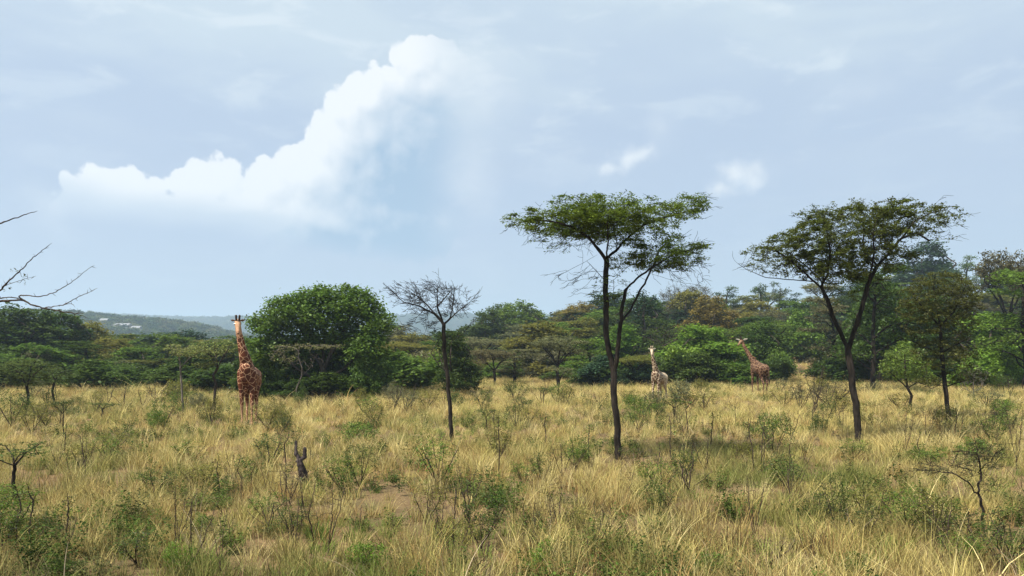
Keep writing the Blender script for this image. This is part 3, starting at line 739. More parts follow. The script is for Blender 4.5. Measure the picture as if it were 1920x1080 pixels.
def tuft(n, h, r, w, lean, seed, seg=4, arch=1.):
    rs = np.random.default_rng(seed)
    a = rs.uniform(0, 6.28, n); rr = r*np.sqrt(rs.uniform(0, 1, n)); bx, by = rr*np.cos(a), rr*np.sin(a)
    da = a+rs.normal(0, .7, n); hh = h*rs.uniform(.45, 1.1, n); ln = hh*lean*rs.uniform(.1, 1.3, n)
    sa = rs.uniform(0, 6.28, n); wx, wy = np.cos(sa), np.sin(sa)
    t = np.linspace(0, 1, seg+1)
    V = []
    for q in t:
        x = bx+ln*np.cos(da)*q**1.8*arch; y = by+ln*np.sin(da)*q**1.8*arch; z = hh*(q-.22*lean*q**3)-.03
        ww = w*(1-q*.85)*.5
        V.append(np.stack([np.stack([x-wx*ww, y-wy*ww, z], -1), np.stack([x+wx*ww, y+wy*ww, z], -1)], 1))
    V = np.stack(V, 1)   # n, seg+1, 2, 3
    base = (np.arange(n)*(seg+1)*2)[:, None]+(np.arange(seg)*2)[None]
    Q = np.stack([base, base+1, base+3, base+2], -1).reshape(-1, 4)
    return mesh_np('tuft', V.reshape(-1, 3), Q, GRASS)
def pts_in_view(Y0, Y1, per_m2, margin=.16, p=1.0):
    hw = .637+(margin+.22 if Y1 < 30 else margin+.06)
    area = hw*(Y1**2-Y0**2); n = int(area*per_m2)
    Y = np.sqrt(rng.uniform(Y0**2, Y1**2, n)); X = rng.uniform(-hw, hw, n)*Y
    return X, Y
def gather(bands):
    xs, ys = zip(*[pts_in_view(*b) for b in bands]); return np.concatenate(xs), np.concatenate(ys)

# dry grass
X, Yv = gather([(6, 16, 17), (16, 28, 11), (28, 50, 6.5), (50, 92, 3.6), (92, 135, 1.0)])
pn = vnoise(X, Yv, 3.2, 7)*.6+vnoise(X, Yv, 1.1, 8)*.4
keep = rng.uniform(0, 1, len(X)) < np.clip((vnoise(X, Yv, .75, 71)*.5+pn*.5-.27)*3.6, .20, 1)
X, Yv, pn = X[keep], Yv[keep], pn[keep]
Zv = ground(X, Yv); n = len(X)
gsel = vnoise(X, Yv, 5.0, 9)*.55+vnoise(X, Yv, 1.6, 10)*.45+rng.normal(0, .10, n)+.06*sst(30, 12, Yv)-.06*sst(30, 60, Yv)
dry = np.array([[.58,.48,.19],[.48,.385,.14],[.67,.56,.26],[.40,.27,.11],[.52,.45,.16]])[rng.integers(0, 5, n)]
grn = np.array([[.25,.26,.08],[.20,.22,.06],[.32,.31,.11]])[rng.integers(0, 3, n)]
mixf = sst(.58, .78, gsel)[:, None]
tint = (dry*(1-mixf)+grn*mixf)*rng.uniform(.62, 1.12, (n, 1))*(.80+.24*sst(12, 36, Yv))[:, None]
tufts = [tuft(46, .52, .17, .011, .55, s) for s in (1, 2, 3)]+[tuft(26, .70, .14, .011, .45, s) for s in (4, 5)]+[tuft(40, .36, .22, .012, .9, s) for s in (6, 7)]+[tuft(12, .95, .14, .017, .9, 8)]
idx = rng.choice(8, n, p=[.18,.18,.18,.10,.10,.12,.12,.02])
s = rng.uniform(.55, 1.25, n)*(.6+.45*vnoise(X, Yv, 6, 12)+.35*vnoise(X, Yv, .75, 71))*(1+.25*sst(30, 80, Yv))
sc_ = np.stack([s*(1+.5*sst(25, 70, Yv)), s*(1+.5*sst(25, 70, Yv)), s*.92], -1)
g = gn_scatter('dry_grass', np.stack([X, Yv, Zv], -1), rng.uniform(0, 6.28, n), sc_, idx, tint, tufts, rng.normal(0, .16, n))
tag(g, 'tall straw coloured dry grass covering the whole plain', 'grass', kind='stuff')
# green grass
X, Yv = gather([(6, 18, 2.6), (18, 40, 1.1), (40, 75, .5)])
gp = vnoise(X, Yv, 4.0, 21)*.6+vnoise(X, Yv, 1.2, 22)*.4
keep = rng.uniform(0, 1, len(X)) < np.clip((gp-.42)*4, 0, 1)
X, Yv = X[keep], Yv[keep]; n = len(X)
tint = np.array([[.15,.21,.045],[.20,.25,.06],[.11,.16,.035]])[rng.integers(0, 3, n)]*rng.uniform(.8, 1.2, (n, 1))
g = gn_scatter('green_grass', np.stack([X, Yv, ground(X, Yv)], -1), rng.uniform(0, 6.28, n), np.repeat(rng.uniform(.6, 1.15, n)[:, None], 3, 1),
   rng.integers(0, 3, n), tint, [tuft(50, .34, .18, .013, .7, q) for q in (31, 32, 33)], rng.normal(0, .12, n))
tag(g, 'shorter green grass growing in patches among the dry grass', 'grass', kind='stuff')
# dark dry stalks
X, Yv = gather([(6, 18, 5.0), (18, 40, 2.4), (40, 85, 1.1)]); n = len(X)
kk_ = rng.uniform(0, 1, n) < np.clip((vnoise(X, Yv, 4.5, 61)-.3)*2.2, .1, 1); X, Yv = X[kk_], Yv[kk_]; n = len(X)
tint = np.array([[.06,.04,.025],[.10,.07,.04],[.04,.03,.02],[.30,.24,.16]])[rng.integers(0, 4, n)]*rng.uniform(.8, 1.2, (n, 1))
g = gn_scatter('dry_stalks', np.stack([X, Yv, ground(X, Yv)], -1), rng.uniform(0, 6.28, n), np.repeat(rng.uniform(.6, 1.2, n)[:, None], 3, 1),
   rng.integers(0, 4, n), tint, [tuft(8, .62, .20, .013, .9, q, 6) for q in (91, 92)]+[tuft(5, .85, .12, .016, .6, q, 6) for q in (93, 94)], rng.normal(0, .25, n))
tag(g, 'thin dark dry stalks sticking up through the grass', 'stalks', kind='stuff')
# leafy herbs
def herb(n, h, r, seed, size=.05, k=9):
    rs = np.random.default_rng(seed); a = rs.uniform(0, 6.28, n); L = []
    for q in range(n):
        hh = h*rs.uniform(.5, 1.1); d = np.array([math.cos(a[q]), math.sin(a[q])])*r*rs.uniform(.3, 1.3)
        for f in np.linspace(.25, 1, k): L.append((d[0]*f, d[1]*f, hh*f))
    Vl, Ql = leaf_quads(np.array(L), 3, (.03,.03,.03), size, .55, .4, rs)
    return mesh_np('herb', Vl, Ql, GRASS)
X, Yv = gather([(6, 18, 7.0), (18, 40, 2.9), (40, 80, 1.1)])
gp = vnoise(X, Yv, 3.0, 41)*.55+vnoise(X, Yv, .9, 42)*.45
keep = rng.uniform(0, 1, len(X)) < np.clip((gp-.45)*3.5, 0, .9)
X, Yv = X[keep], Yv[keep]; n = len(X)
tint = np.array([[.060,.095,.020],[.09,.12,.030],[.042,.070,.018],[.10,.105,.04]])[rng.integers(0, 4, n)]*rng.uniform(.8, 1.2, (n, 1))
g = gn_scatter('undergrowth', np.stack([X, Yv, ground(X, Yv)], -1), rng.uniform(0, 6.28, n), np.repeat((rng.uniform(.5, 1.2, n)*(1+.3*sst(25, 60, Yv)))[:, None], 3, 1),
   rng.integers(0, 4, n), tint, [herb(9, .42, .26, 51), herb(12, .30, .30, 52), herb(7, .55, .2, 53), herb(10, .36, .34, 54, .04)], rng.normal(0, .1, n))
tag(g, 'low dark green leafy undergrowth scattered through the grass', 'undergrowth', kind='stuff')

# far woodland on the distant hills and behind the wood
def far_crown(seed):
    rs = np.random.default_rng(seed); c = ell((0,0,4.2), (3.6,3.6,2.6), 60, rs, .5)
    Vl, Ql = leaf_quads(c, 9, (.7,.7,.45), 1.1, .8, .4, rs); return mesh_np('far_crown', Vl, Ql, GRASS)
n = 9000
Yf = np.concatenate([rng.uniform(235, 760, 2600), rng.uniform(680, 1080, 6500), rng.uniform(1900, 3000, 9000)])
Xf = rng.uniform(-.80, .12, len(Yf))*Yf
k = (Yf < 680) | ((Yf < 1100) & (Xf < -200)) | (Yf > 1800); Xf, Yf = Xf[k], Yf[k]; n = len(Xf)
tint = np.array([[.05,.085,.028],[.075,.10,.035],[.11,.12,.05],[.04,.07,.03]])[rng.integers(0, 4, n)]*rng.uniform(.75, 1.2, (n, 1))
s = rng.uniform(.8, 1.6, n)*np.where(Yf > 1800, 1.9, 1.0)*np.where(Yf < 600, .8, 1.)
g = gn_scatter('far_woodland', np.stack([Xf, Yf, ground(Xf, Yf)], -1), rng.uniform(0, 6.28, n), np.repeat(s[:, None], 3, 1), rng.integers(0, 4, n), tint, [far_crown(q) for q in range(4)])
tag(g, 'hazy blue woodland covering the distant hills on the left', 'woodland', kind='stuff')

# ------------------------------------------------------------------ shrubs, saplings and dead stems in the grass
def mini(kind, seed):
    rs = np.random.default_rng(seed); u = lambda a, b: rs.uniform(a, b)
    ls = None; lk = 4; pw = .5
    if kind == 'dead':        # bare forked stems, about 1 m
        L = [[(0,0,-.05),(u(-.04,.04),u(-.04,.04),.25)]]; Zs = []
        for k in range(int(u(3, 6))):
            a = u(0, 6.28); r = u(.1, .35); L.append([(0,0,.05+.04*k),(r*.5*math.cos(a), r*.5*math.sin(a), .45),(r*math.cos(a), r*math.sin(a), u(.7,1.05))])
        Zs = [((0,0,.72),(.36,.36,.32),int(u(40, 80)),0)]
        a_ = dict(step=.05, kill=.06, infl=.5, r0=.015, rmin=.0026, jit=.3); bark = TWIG
    elif kind == 'stem':      # single thin crooked sapling stem with a few side twigs
        L = [[(0,0,-.05),(u(-.05,.05),0,.35),(u(-.07,.07),u(-.05,.05),.7),(u(-.12,.12),0,1.0)]]
        Zs = [((0,0,.8),(.22,.22,.22),14,.3)]
        a_ = dict(step=.05, kill=.06, infl=.5, r0=.012, rmin=.0026); ls = (6, (.035,.035,.02), .045, .5, .4); bark = TWIG
    elif kind == 'sapling':   # thin stem, small flat leafy crown, 1 m
        L = [[(0,0,-.05),(u(-.05,.05),0,.3),(u(-.05,.05),0,.6)]]
        for k in range(4):
            a = k*1.57+u(-.4,.4); L.append([tuple(L[0][-1]),(.18*math.cos(a),.18*math.sin(a),.75),(.38*math.cos(a),.38*math.sin(a),.86)])
        Zs = [((0,0,.86),(.5,.5,.10),110,.9),((u(-.2,.2),u(-.2,.2),.72),(.35,.35,.06),30,.8)]
        a_ = dict(step=.06, kill=.075, infl=.6, r0=.022, rmin=.0035); ls = (8, (.035,.035,.012), .04, .5, .6); bark = BARK
    elif kind == 'shrub':     # open leafy shrub, 1 m
        L = [[(0,0,-.05),(0,0,.1)]]
        for k in range(6):
            a = u(0, 6.28); L.append([(0,0,.05),(.2*math.cos(a),.2*math.sin(a),.4),(.38*math.cos(a),.38*math.sin(a),.75)])
        Zs = [((u(-.15,.15),u(-.15,.15),.58),(u(.35,.55),u(.35,.55),.40),150,.6),((u(-.4,.4),u(-.4,.4),u(.3,.8)),(.25,.25,.2),40,.8)]
        a_ = dict(step=.06, kill=.08, infl=.6, r0=.022, rmin=.0035); ls = (9, (.04,.04,.03), .042, .45, .3); bark = TWIG; lk = 3
    elif kind == 'dense':     # dense low bush, .8 m tall
        L = [[(0,0,-.05),(0,0,.1)]]; Zs = [((0,0,.36),(.62,.62,.34),170,.8)]+[((u(-.45,.45),u(-.45,.45),u(.3,.75)),(.24,.24,.24),34,.9) for _ in range(4)]
        a_ = dict(step=.07, kill=.09, infl=.7, r0=.02, rmin=.004); ls = (11, (.055,.055,.04), .062, .42, .2); bark = TWIG
    wood, leaf, N = build_plant(L, Zs, seed=seed, leafspec=ls, tipthr=lk, wob=.008, iters=60, **a_)
    Va = wood[0] if leaf is None else np.vstack([wood[0], leaf[0]])
    return dict(mw=mesh_np('stem', wood[0], wood[1], bark, True), ml=None if leaf is None else mesh_np('foliage', leaf[0], leaf[1], LEAF),
                h=np.percentile(Va[:, 2], 99.7), w=np.ptp(Va[:, 0]))
MI = {k: [mini(k, 300+13*q+len(k)*7) for q in range(n)] for k, n in (('dead', 5), ('stem', 4), ('sapling', 3), ('shrub', 4), ('dense', 3))}
NMS = {'dead':('dead_shrub','dead shrub','bare forked dead shrub','bare dead shrubs in the grass'),'stem':('thin_sapling','sapling','thin crooked sapling stem','thin saplings in the grass'),
       'sapling':('flat_sapling','sapling','flat-topped thorn sapling','flat-topped saplings in the grass'),'shrub':('leafy_shrub','shrub','open leafy green shrub','leafy shrubs in the grass'),
       'dense':('dense_bush','bush','dense low dark green bush','dense low bushes in the grass')}
mc = {}
def put_mini(kind, px, by, hpx, wpx=None, col='green', label=None):
    k = mc.get(kind, 0); mc[kind] = k+1; p = MI[kind][k % len(MI[kind])]
    Y = Ybase(by); x = (px-960)/F*Y; gz = g1(x, Y); nm, cat, desc, grp = NMS[kind]
    sz = hpx/F*Y/p['h']; sx = (wpx/F*Y/p['w']) if wpx else sz*random.uniform(.8, 1.1)
    if p['ml'] is None:
        root = link(nm, p['mw'])
    else:
        root = empty(nm, (0,0,0)); link('stem', p['mw'], parent=root); c_ = link('foliage', p['ml'], parent=root)
        b_ = COL[col]; v = random.uniform(.85, 1.15); c_.color = (b_[0]*v, b_[1]*v, b_[2]*v, 1)
    root.location = (x, Y, gz); root.scale = (sx, sx, sz); root.rotation_euler = (random.uniform(-.08, .08), random.uniform(-.1, .1), random.uniform(0, 6.28))
    tag(root, label, cat, grp)
    if not label: auto.append((root, desc, px, Y, 'grass'))
    return root
for a in [
 ('sapling',33,938,112,150,'dark green','dark flat-topped thorn sapling leaning in from the left edge'),
 ('shrub',22,1012,100,120,'green','dense green bush low at the left edge'),('shrub',55,1045,70,90,'dark green',None),('shrub',-10,990,80,90,'green',None),
 ('sapling',122,822,76,44,'dark green','small sapling with one dark leafy tuft on a thin stem, left'),
 ('sapling',190,788,34,70,'dark green',None),('shrub',22,805,75,70,'dark green',None),('shrub',85,800,50,60,'olive',None),('shrub',60,815,60,60,'olive',None),
 ('dense',296,806,40,48,'green','small round green bush in the grass left of the near giraffe'),
 ('dead',267,772,52,40),('dead',232,765,40,50),('dead',200,765,45,40),('dead',292,760,44,50),('dead',300,772,30,40),('dead',330,760,30,40),
 ('dense',372,768,34,40,'grey green',None),('shrub',500,806,52,62,'olive','pale green leafy bush beside the legs of the near giraffe'),('dense',525,790,30,50,'olive',None),
 ('dense',672,832,46,88,'green','dense dark green bush in the grass below the biggest leafy tree'),
 ('shrub',505,880,70,80,'dark green',None),('shrub',640,930,70,70,'green',None),('shrub',675,925,90,60,'dark green',None),
 ('shrub',820,920,100,90,'green','green thorny shrub with dark upright stem below the slender leafless tree'),('dead',822,900,88,30),
 ('dead',737,776,62,50),('dead',770,772,58,40),('dead',835,772,45,30),('dead',905,765,40,50),('dead',1015,760,40,40),
 ('shrub',760,775,45,60,'grey green',None),('shrub',800,770,40,60,'olive',None),('shrub',735,760,36,60,'grey green',None),
 ('sapling',912,812,48,42,'dark green',None),('shrub',935,870,70,60,'olive',None),('stem',935,905,130,30,'olive',None),('stem',926,820,60),
 ('shrub',800,1000,90,80,'olive',None),('stem',878,1010,110,30,'dark green',None),('dead',615,1050,150,60),('dead',615,1075,40,60),('dead',910,1085,76,40),('dead',835,1090,100,30),
 ('dead',358,1085,150,70,None,'tall bare forked shrub rising from the bottom edge, left of centre'),('dead',412,1090,130,50),('dead',330,1075,90,30),
 ('dense',335,1090,70,60,'bright green','bright green spiky bush at the bottom edge'),('shrub',255,1065,66,100,'dark green',None),('dense',380,1005,40,50,'green',None),
 ('shrub',545,1020,60,80,'dark green',None),('shrub',500,990,60,80,'green',None),('dead',505,1010,60,80),('shrub',420,980,50,60,'green',None),
 ('stem',120,860,70),('stem',130,900,60),('shrub',150,880,50,60,'olive',None),('shrub',215,850,40,60,'olive',None),('shrub',355,870,50,70,'green',None),
 ('shrub',290,940,60,90,'dark green',None),('shrub',380,930,60,80,'olive',None),('stem',455,960,80),('stem',535,900,90),('dead',545,960,70,60),
 ('sapling',1048,746,60,54,'grey green',None),('dead',1023,745,50,24),('sapling',1020,765,40,44,'dark green',None),('dead',1080,750,34,30),('dead',1125,765,34,40),
 ('shrub',990,800,40,50,'olive',None),('stem',1022,840,70),('stem',1103,870,80),('shrub',1080,880,60,70,'green',None),('dense',1085,870,30,70,'green',None),
 ('sapling',1262,795,50,60,'dark green','dark little thorn sapling in the grass below the pale young giraffe'),('stem',1260,868,90),('stem',1290,815,70),('stem',1332,845,80),('stem',1355,845,50),
 ('shrub',1230,785,34,50,'green',None),('shrub',1180,760,30,50,'olive',None),('shrub',1320,770,40,60,'olive',None),('shrub',1285,765,34,60,'olive',None),
 ('shrub',1240,935,70,90,'green',None),('dead',1290,935,75,110),('stem',1206,890,50),('dead',1115,1050,110,70),('stem',1100,1075,70),('shrub',1240,985,80,80,'dark green',None),
 ('stem',1412,888,110,30,'dark green',None),('stem',1425,880,100,30,'green',None),('shrub',1450,860,90,70,'green',None),('shrub',1440,830,60,50,'green',None),
 ('shrub',1385,870,50,60,'olive',None),('dead',1410,1020,130,60),('dead',1440,1060,60,120),('dead',1520,1060,90,60),('shrub',1600,860,40,70,'green','small green shrub at the foot of the leaning acacia'),
 ('shrub',1570,1000,120,60,'dark green','dark upright leafy shrub in the near grass right of centre'),('shrub',1540,985,60,90,'dark green',None),('shrub',1640,985,80,110,'olive',None),
 ('shrub',1700,1000,90,120,'green',None),('shrub',1620,1010,70,90,'dark green',None),('shrub',1760,1010,60,80,'green',None),('shrub',1480,930,80,90,'dark green',None),('dead',1480,960,110,60),
 ('dead',1697,858,90,40),('dead',1735,850,80,30),('stem',1723,870,60),('stem',1765,805,50),('stem',1790,830,60),('dead',1520,790,75,50),('dead',1550,770,60,60),
 ('shrub',1560,765,50,90,'brownish',None),('shrub',1500,770,60,60,'brownish',None),('dead',1527,770,90,50),('shrub',1470,765,40,50,'olive',None),
 ('shrub',1780,885,50,110,'green','wide green bush in the grass below the olive brown tree'),('dense',1830,870,50,70,'green',None),('dense',1725,870,40,60,'green',None),('shrub',1865,840,60,60,'green',None),
 ('shrub',1835,1040,90,120,'dark green','dark tangled shrub around the foot of the dry thorn sapling'),
 ('shrub',1880,1065,90,110,'dark green',None),('shrub',1800,1060,70,90,'green',None),('dead',1900,1060,120,80),('dead',1905,880,110,40),('stem',1880,800,50),('dead',1870,830,80,40),
 ('shrub',1690,770,36,50,'olive',None),('shrub',1850,765,40,70,'grey green',None),('dense',1880,780,30,50,'green',None),
 ('dense',1600,1085,60,90,'green',None),('dense',1010,1085,70,60,'bright green',None),('dense',690,1085,60,90,'bright green',None),('dense',1340,1090,60,80,'green',None),('dense',120,1095,50,90,'green',None)]:
    put_mini(*a)
tr = hero('thorn_sapling', (1848, 1012),
  [[(1848,1012),(1845,975),(1838,935),(1834,925)],[(1834,925),(1836,890,.02),(1834,860,.02),(1828,825,0)],[(1834,928),(1822,912,-.05),(1810,902,-.08)],[(1836,890,.02),(1850,872,.05),(1862,868,.08)],
   [(1810,902,-.08),(1780,885,-.1),(1745,880,-.1),(1700,882,-.05)],[(1838,935),(1850,925,.1),(1865,918,.15)]],
  [(1800,880,70,12,.55,0,90,.12),(1835,855,40,26,.4,0,80,.12),(1740,878,50,10,.3,0,40,.1),(1850,845,30,30,.3,0,50,.1),(1860,910,24,12,.2,0,24,.1)],
  (4, (.03,.03,.015), .035, .5, .5), BARK, (.09,.095,.035), 77, .022, twig=(160, .16, 6, 2), rmin=.0028, step=.05, kill=.065, infl=.6)
tag(tr, 'dry thorn sapling with bare dark forked stem and thin flat spray at lower right', 'sapling')
# more random small growth along the far grass
for q in range(64):
    by = random.uniform(735, 830); px = random.uniform(10, 1910)
    if abs(px-455) < 40 or (by < 775 and (abs(px-1235) < 32 or abs(px-1425) < 34)): continue
    kd = random.choice(['shrub','dead','stem','shrub','dense','dead'])
    put_mini(kd, px, by, random.uniform(24, 46)*(1+(by-735)/160), random.uniform(28, 60) if kd in ('shrub', 'dense') else None, random.choice(['olive','green','grey green','dark green']))

for q in range(16):          # loose thickets of twigs and herbs in the nearer grass
    by0 = random.uniform(845, 1060); px0 = random.uniform(20, 1900)
    for _ in range(random.randint(2, 5)):
        by = min(1085, by0+random.gauss(0, 14)); px = px0+random.gauss(0, 42)
        kd = random.choice(['dead','stem','shrub','dead'])
        put_mini(kd, px, by, random.uniform(45, 95)*(.6+(by-700)/500), random.uniform(50, 100) if kd == 'shrub' else None, random.choice(['olive','green','dark green','dark green']))

# ------------------------------------------------------------------ forked stump
Y = Ybase(918); b = P(568, 918, Y); b[2] = g1(b[0], b[1])
def pp(px, py, dy=0): return P(px, py, Y)+np.array([0, dy, 0])-b
rs = np.random.default_rng(5)
def limbmesh(pts, rad, rs, sides=9):
    pts = np.array(pts); rad = np.array(rad); d = []; rr = []
    for a in range(len(pts)-1):
        for q in np.linspace(0, 1, 7, endpoint=False): d.append(pts[a]+(pts[a+1]-pts[a])*q); rr.append(rad[a]+(rad[a+1]-rad[a])*q)
    d.append(pts[-1]); rr.append(rad[-1]); d = wobble(np.array(d), .006, rs); rr = np.array(rr)*rs.uniform(.82, 1.18, len(rr))
    return tubes(d, np.arange(-1, len(d)-1), rr, sides)
Vs, Qs, off = [], [], 0
for pts, rad in (([pp(567,922),pp(567,895),pp(565,872),pp(562,858)], [.085,.07,.075,.06]), ([pp(574,920,.05),pp(575,898,.04),pp(568,872,.02)], [.07,.05,.04]),
                 ([pp(563,862),pp(556,850),pp(555,826)], [.055,.045,.03]), ([pp(564,862),pp(571,855),pp(571,838)], [.05,.045,.038]), ([pp(562,862),pp(554,866)], [.035,.015])):
    v, q = limbmesh(pts, rad, rs); Vs.append(v); Qs.append(q+off); off += len(v)
st = link('dead_stump', mesh_np('dead_stump', np.vstack(Vs), np.vstack(Qs), CHAR, True)); st.location = b
tag(st, 'dark charred forked stump standing in the grass left of centre', 'stump')

# ------------------------------------------------------------------ bare thorny tree reaching in from the left
Y = 9.5; bx = (-330-960)/F*Y; b = np.array([bx, Y, g1(bx, Y)])
def q3(l): return [P(a[0], a[1], Y)+np.array([0, a[2] if len(a) > 2 else 0, 0])-b for a in l]
LM = [([(-330,1150),(-322,980),(-310,820),(-290,720)], .11, .085), ([(-290,720),(-200,640),(-110,590),(-50,572),(0,565)], .075, .024),
 ([(0,565),(25,563),(42,561),(60,572),(85,578),(110,583),(135,587),(157,588)], .022, .007), ([(42,561),(30,556),(48,553),(70,558),(105,548),(140,525),(160,508),(177,497)], .014, .004),
 ([(85,577),(105,575),(122,571),(150,555),(168,548),(183,540)], .012, .004), ([(122,571),(134,569),(141,577),(139,581)], .007, .003), ([(139,588),(141,594),(143,601)], .008, .005),
 ([(112,583),(113,590),(114,596)], .006, .003), ([(0,557),(-40,560),(-70,573)], .016, .02), ([(0,560),(20,558),(42,560)], .014, .012), ([(135,587),(150,590),(168,597)], .005, .003),
 ([(-200,640),(-120,590),(-50,570),(0,545),(12,530),(35,510),(65,480),(85,465),(97,455)], .04, .004), ([(5,537),(30,528),(55,521),(74,517)], .007, .003),
 ([(37,508),(40,518),(50,523)], .005, .003), ([(-290,720),(-260,600),(-200,500),(-120,450),(-50,430),(0,420),(25,410),(50,402),(75,394)], .07, .004),
 ([(-260,600),(-330,480),(-380,380),(-400,250)], .06, .01), ([(-200,500),(-180,400),(-120,300)], .04, .008), ([(-290,720),(-380,640,1),(-480,580,2),(-560,480,2.4)], .06, .01), ([(-330,480),(-280,380,-.5),(-250,300,-.8)], .03, .008)]
Vs, Qs, off = [], [], 0
for l, ra, rb in LM:
    pts = np.array(q3(l)); n = len(pts)
    cum = np.r_[0, np.cumsum(np.linalg.norm(np.diff(pts, axis=0), axis=1))]; stp = .035
    ts = np.arange(0, cum[-1], stp); d = np.stack([np.interp(ts, cum, pts[:, k]) for k in range(3)], -1)
    if len(d) > 5:
        for _ in range(2): d[1:-1] = (d[:-2]+2*d[1:-1]+d[2:])/4
    d[1:] += rs.normal(0, .0035, d[1:].shape)
    r = np.interp(ts, [0, cum[-1]], [ra*(.62 if ra < .09 else 1), rb*.6])*rs.uniform(.85, 1.2, len(ts))
    v, q = tubes(d, np.arange(-1, len(d)-1), r, 8); Vs.append(v); Qs.append(q+off); off += len(v)
    if ra < .05 and len(d) > 4:     # thorns and short spurs
        for s_ in range(3, len(d)-1, 2):
            if rs.uniform() < .75:
                dr = rs.normal(0, 1, 3); dr[1] *= .5; dr /= np.linalg.norm(dr); ln = rs.uniform(.018, .06)
                pt = np.array([d[s_], d[s_]+dr*ln*.6, d[s_]+dr*ln+np.array([0, 0, .004])])
                v, q = tubes(pt, np.array([-1, 0, 1]), np.array([.0035, .0022, .001])); Vs.append(v); Qs.append(q+off); off += len(v)
root = empty('bare_thorn_tree', b)
link('trunk', mesh_np('trunk', np.vstack(Vs), np.vstack(Qs), TWIG, True), parent=root)
cl = np.array(q3([(30,508),(20,507),(50,522),(45,516),(46,531),(44,524),(18,540),(8,545)]))
lv, lq = leaf_quads(cl, 5, (.012,.012,.012), .035, .4, .2, rs)
lo = link('leaf', mesh_np('leaf', lv, lq, LEAF), parent=root); lo.color = (.10,.12,.05,1)
tag(root, 'leafless thorny tree whose bare spiny branches reach in from the left edge', 'tree')

# ------------------------------------------------------------------ giraffes
def coat_mat(name, brown, brown2, cream, scale, line, patch_mix=1., rump=0., legk=.35):
    m, t = newmat(name)
    tcx = t.n('ShaderNodeTexCoord')
    nzv = t.n('ShaderNodeTexNoise'); nzv.inputs['Scale'].default_value = 5; t.l(tcx.outputs['Object'], nzv.inputs['Vector'])
    ad = t.n('ShaderNodeMixRGB') if False else t.n('ShaderNodeVectorMath', operation='MULTIPLY_ADD')
    t.l(nzv.outputs['Color'], ad.inputs[0]); ad.inputs[1].default_value = (.10, .10, .10); t.l(tcx.outputs['Object'], ad.inputs[2])
    vo = t.n('ShaderNodeTexVoronoi', feature='DISTANCE_TO_EDGE'); vo.inputs['Scale'].default_value = scale; t.l(ad.outputs[0], vo.inputs['Vector'])
    vc = t.n('ShaderNodeTexVoronoi', feature='F1'); vc.inputs['Scale'].default_value = scale; t.l(ad.outputs[0], vc.inputs['Vector'])
    f = t.ss(line*.7, line*1.35, vo.outputs['Distance'])
    br = t.mix(vc.outputs['Color'], brown, brown2)
    face = t.n('ShaderNodeAttribute', attribute_name='face').outputs['Fac']
    leg = t.n('ShaderNodeAttribute', attribute_name='leg').outputs['Fac']
    f = t.m('MULTIPLY', f, t.m('SUBTRACT', 1.0, t.m('MULTIPLY', face, .68)))
    f = t.m('MULTIPLY', f, t.m('SUBTRACT', patch_mix, t.m('MULTIPLY', leg, legk)), clamp=True)
    sx_ = t.n('ShaderNodeSeparateXYZ'); t.l(tcx.outputs['Object'], sx_.inputs[0])
    f = t.m('MULTIPLY', f, t.m('SUBTRACT', 1.0, t.m('MULTIPLY', t.ss(.35, -.35, sx_.outputs[0]), rump)))
    c = t.mix(f, cream, br)
    p = t.n('ShaderNodeBsdfPrincipled'); t.l(c, p.inputs['Base Color']); p.inputs['Roughness'].default_value = .75; p.inputs['Specular IOR Level'].default_value = .2
    o = t.n('ShaderNodeOutputMaterial'); t.l(p.outputs[0], o.inputs[0]); return m
DARKHAIR = plain('dark_hair', (.025,.016,.012)); EYE = plain('dark_eye', (.01,.008,.006), .15, .6); HOOF = plain('hoof_horn', (.06,.045,.035))
MANE = plain('brown_mane', (.16,.07,.035))

def blob_mesh(chains, voxel, smooth_it):
    """chains of (point, radius) -> one continuous closed surface"""
    import bmesh
    bm = bmesh.new()
    for ch in chains:
        for (a, ra), (b_, rb) in zip(ch[:-1], ch[1:]):
            a = Vector(a[:3]); b_ = Vector(b_[:3]); L = (b_-a).length; n = max(2, int(L/(min(ra, rb)*.35))+1)
            for q in range(n+1):
                f = q/n; r = ra+(rb-ra)*f
                bmesh.ops.create_icosphere(bm, subdivisions=2, radius=r, matrix=Matrix.Translation(a.lerp(b_, f)))
    me = bpy.data.meshes.new('tmp'); bm.to_mesh(me); bm.free()
    o = bpy.data.objects.new('tmp', me); C.objects.link(o)
    md = o.modifiers.new('r', 'REMESH'); md.mode = 'VOXEL'; md.voxel_size = voxel
    sm = o.modifiers.new('s', 'SMOOTH'); sm.factor = .5; sm.iterations = smooth_it
    dg = bpy.context.evaluated_depsgraph_get(); dg.update()
    me2 = bpy.data.meshes.new_from_object(o.evaluated_get(dg))
    bpy.data.objects.remove(o); bpy.data.meshes.remove(me)
    me2.polygons.foreach_set('use_smooth', np.ones(len(me2.polygons), bool))
    return me2

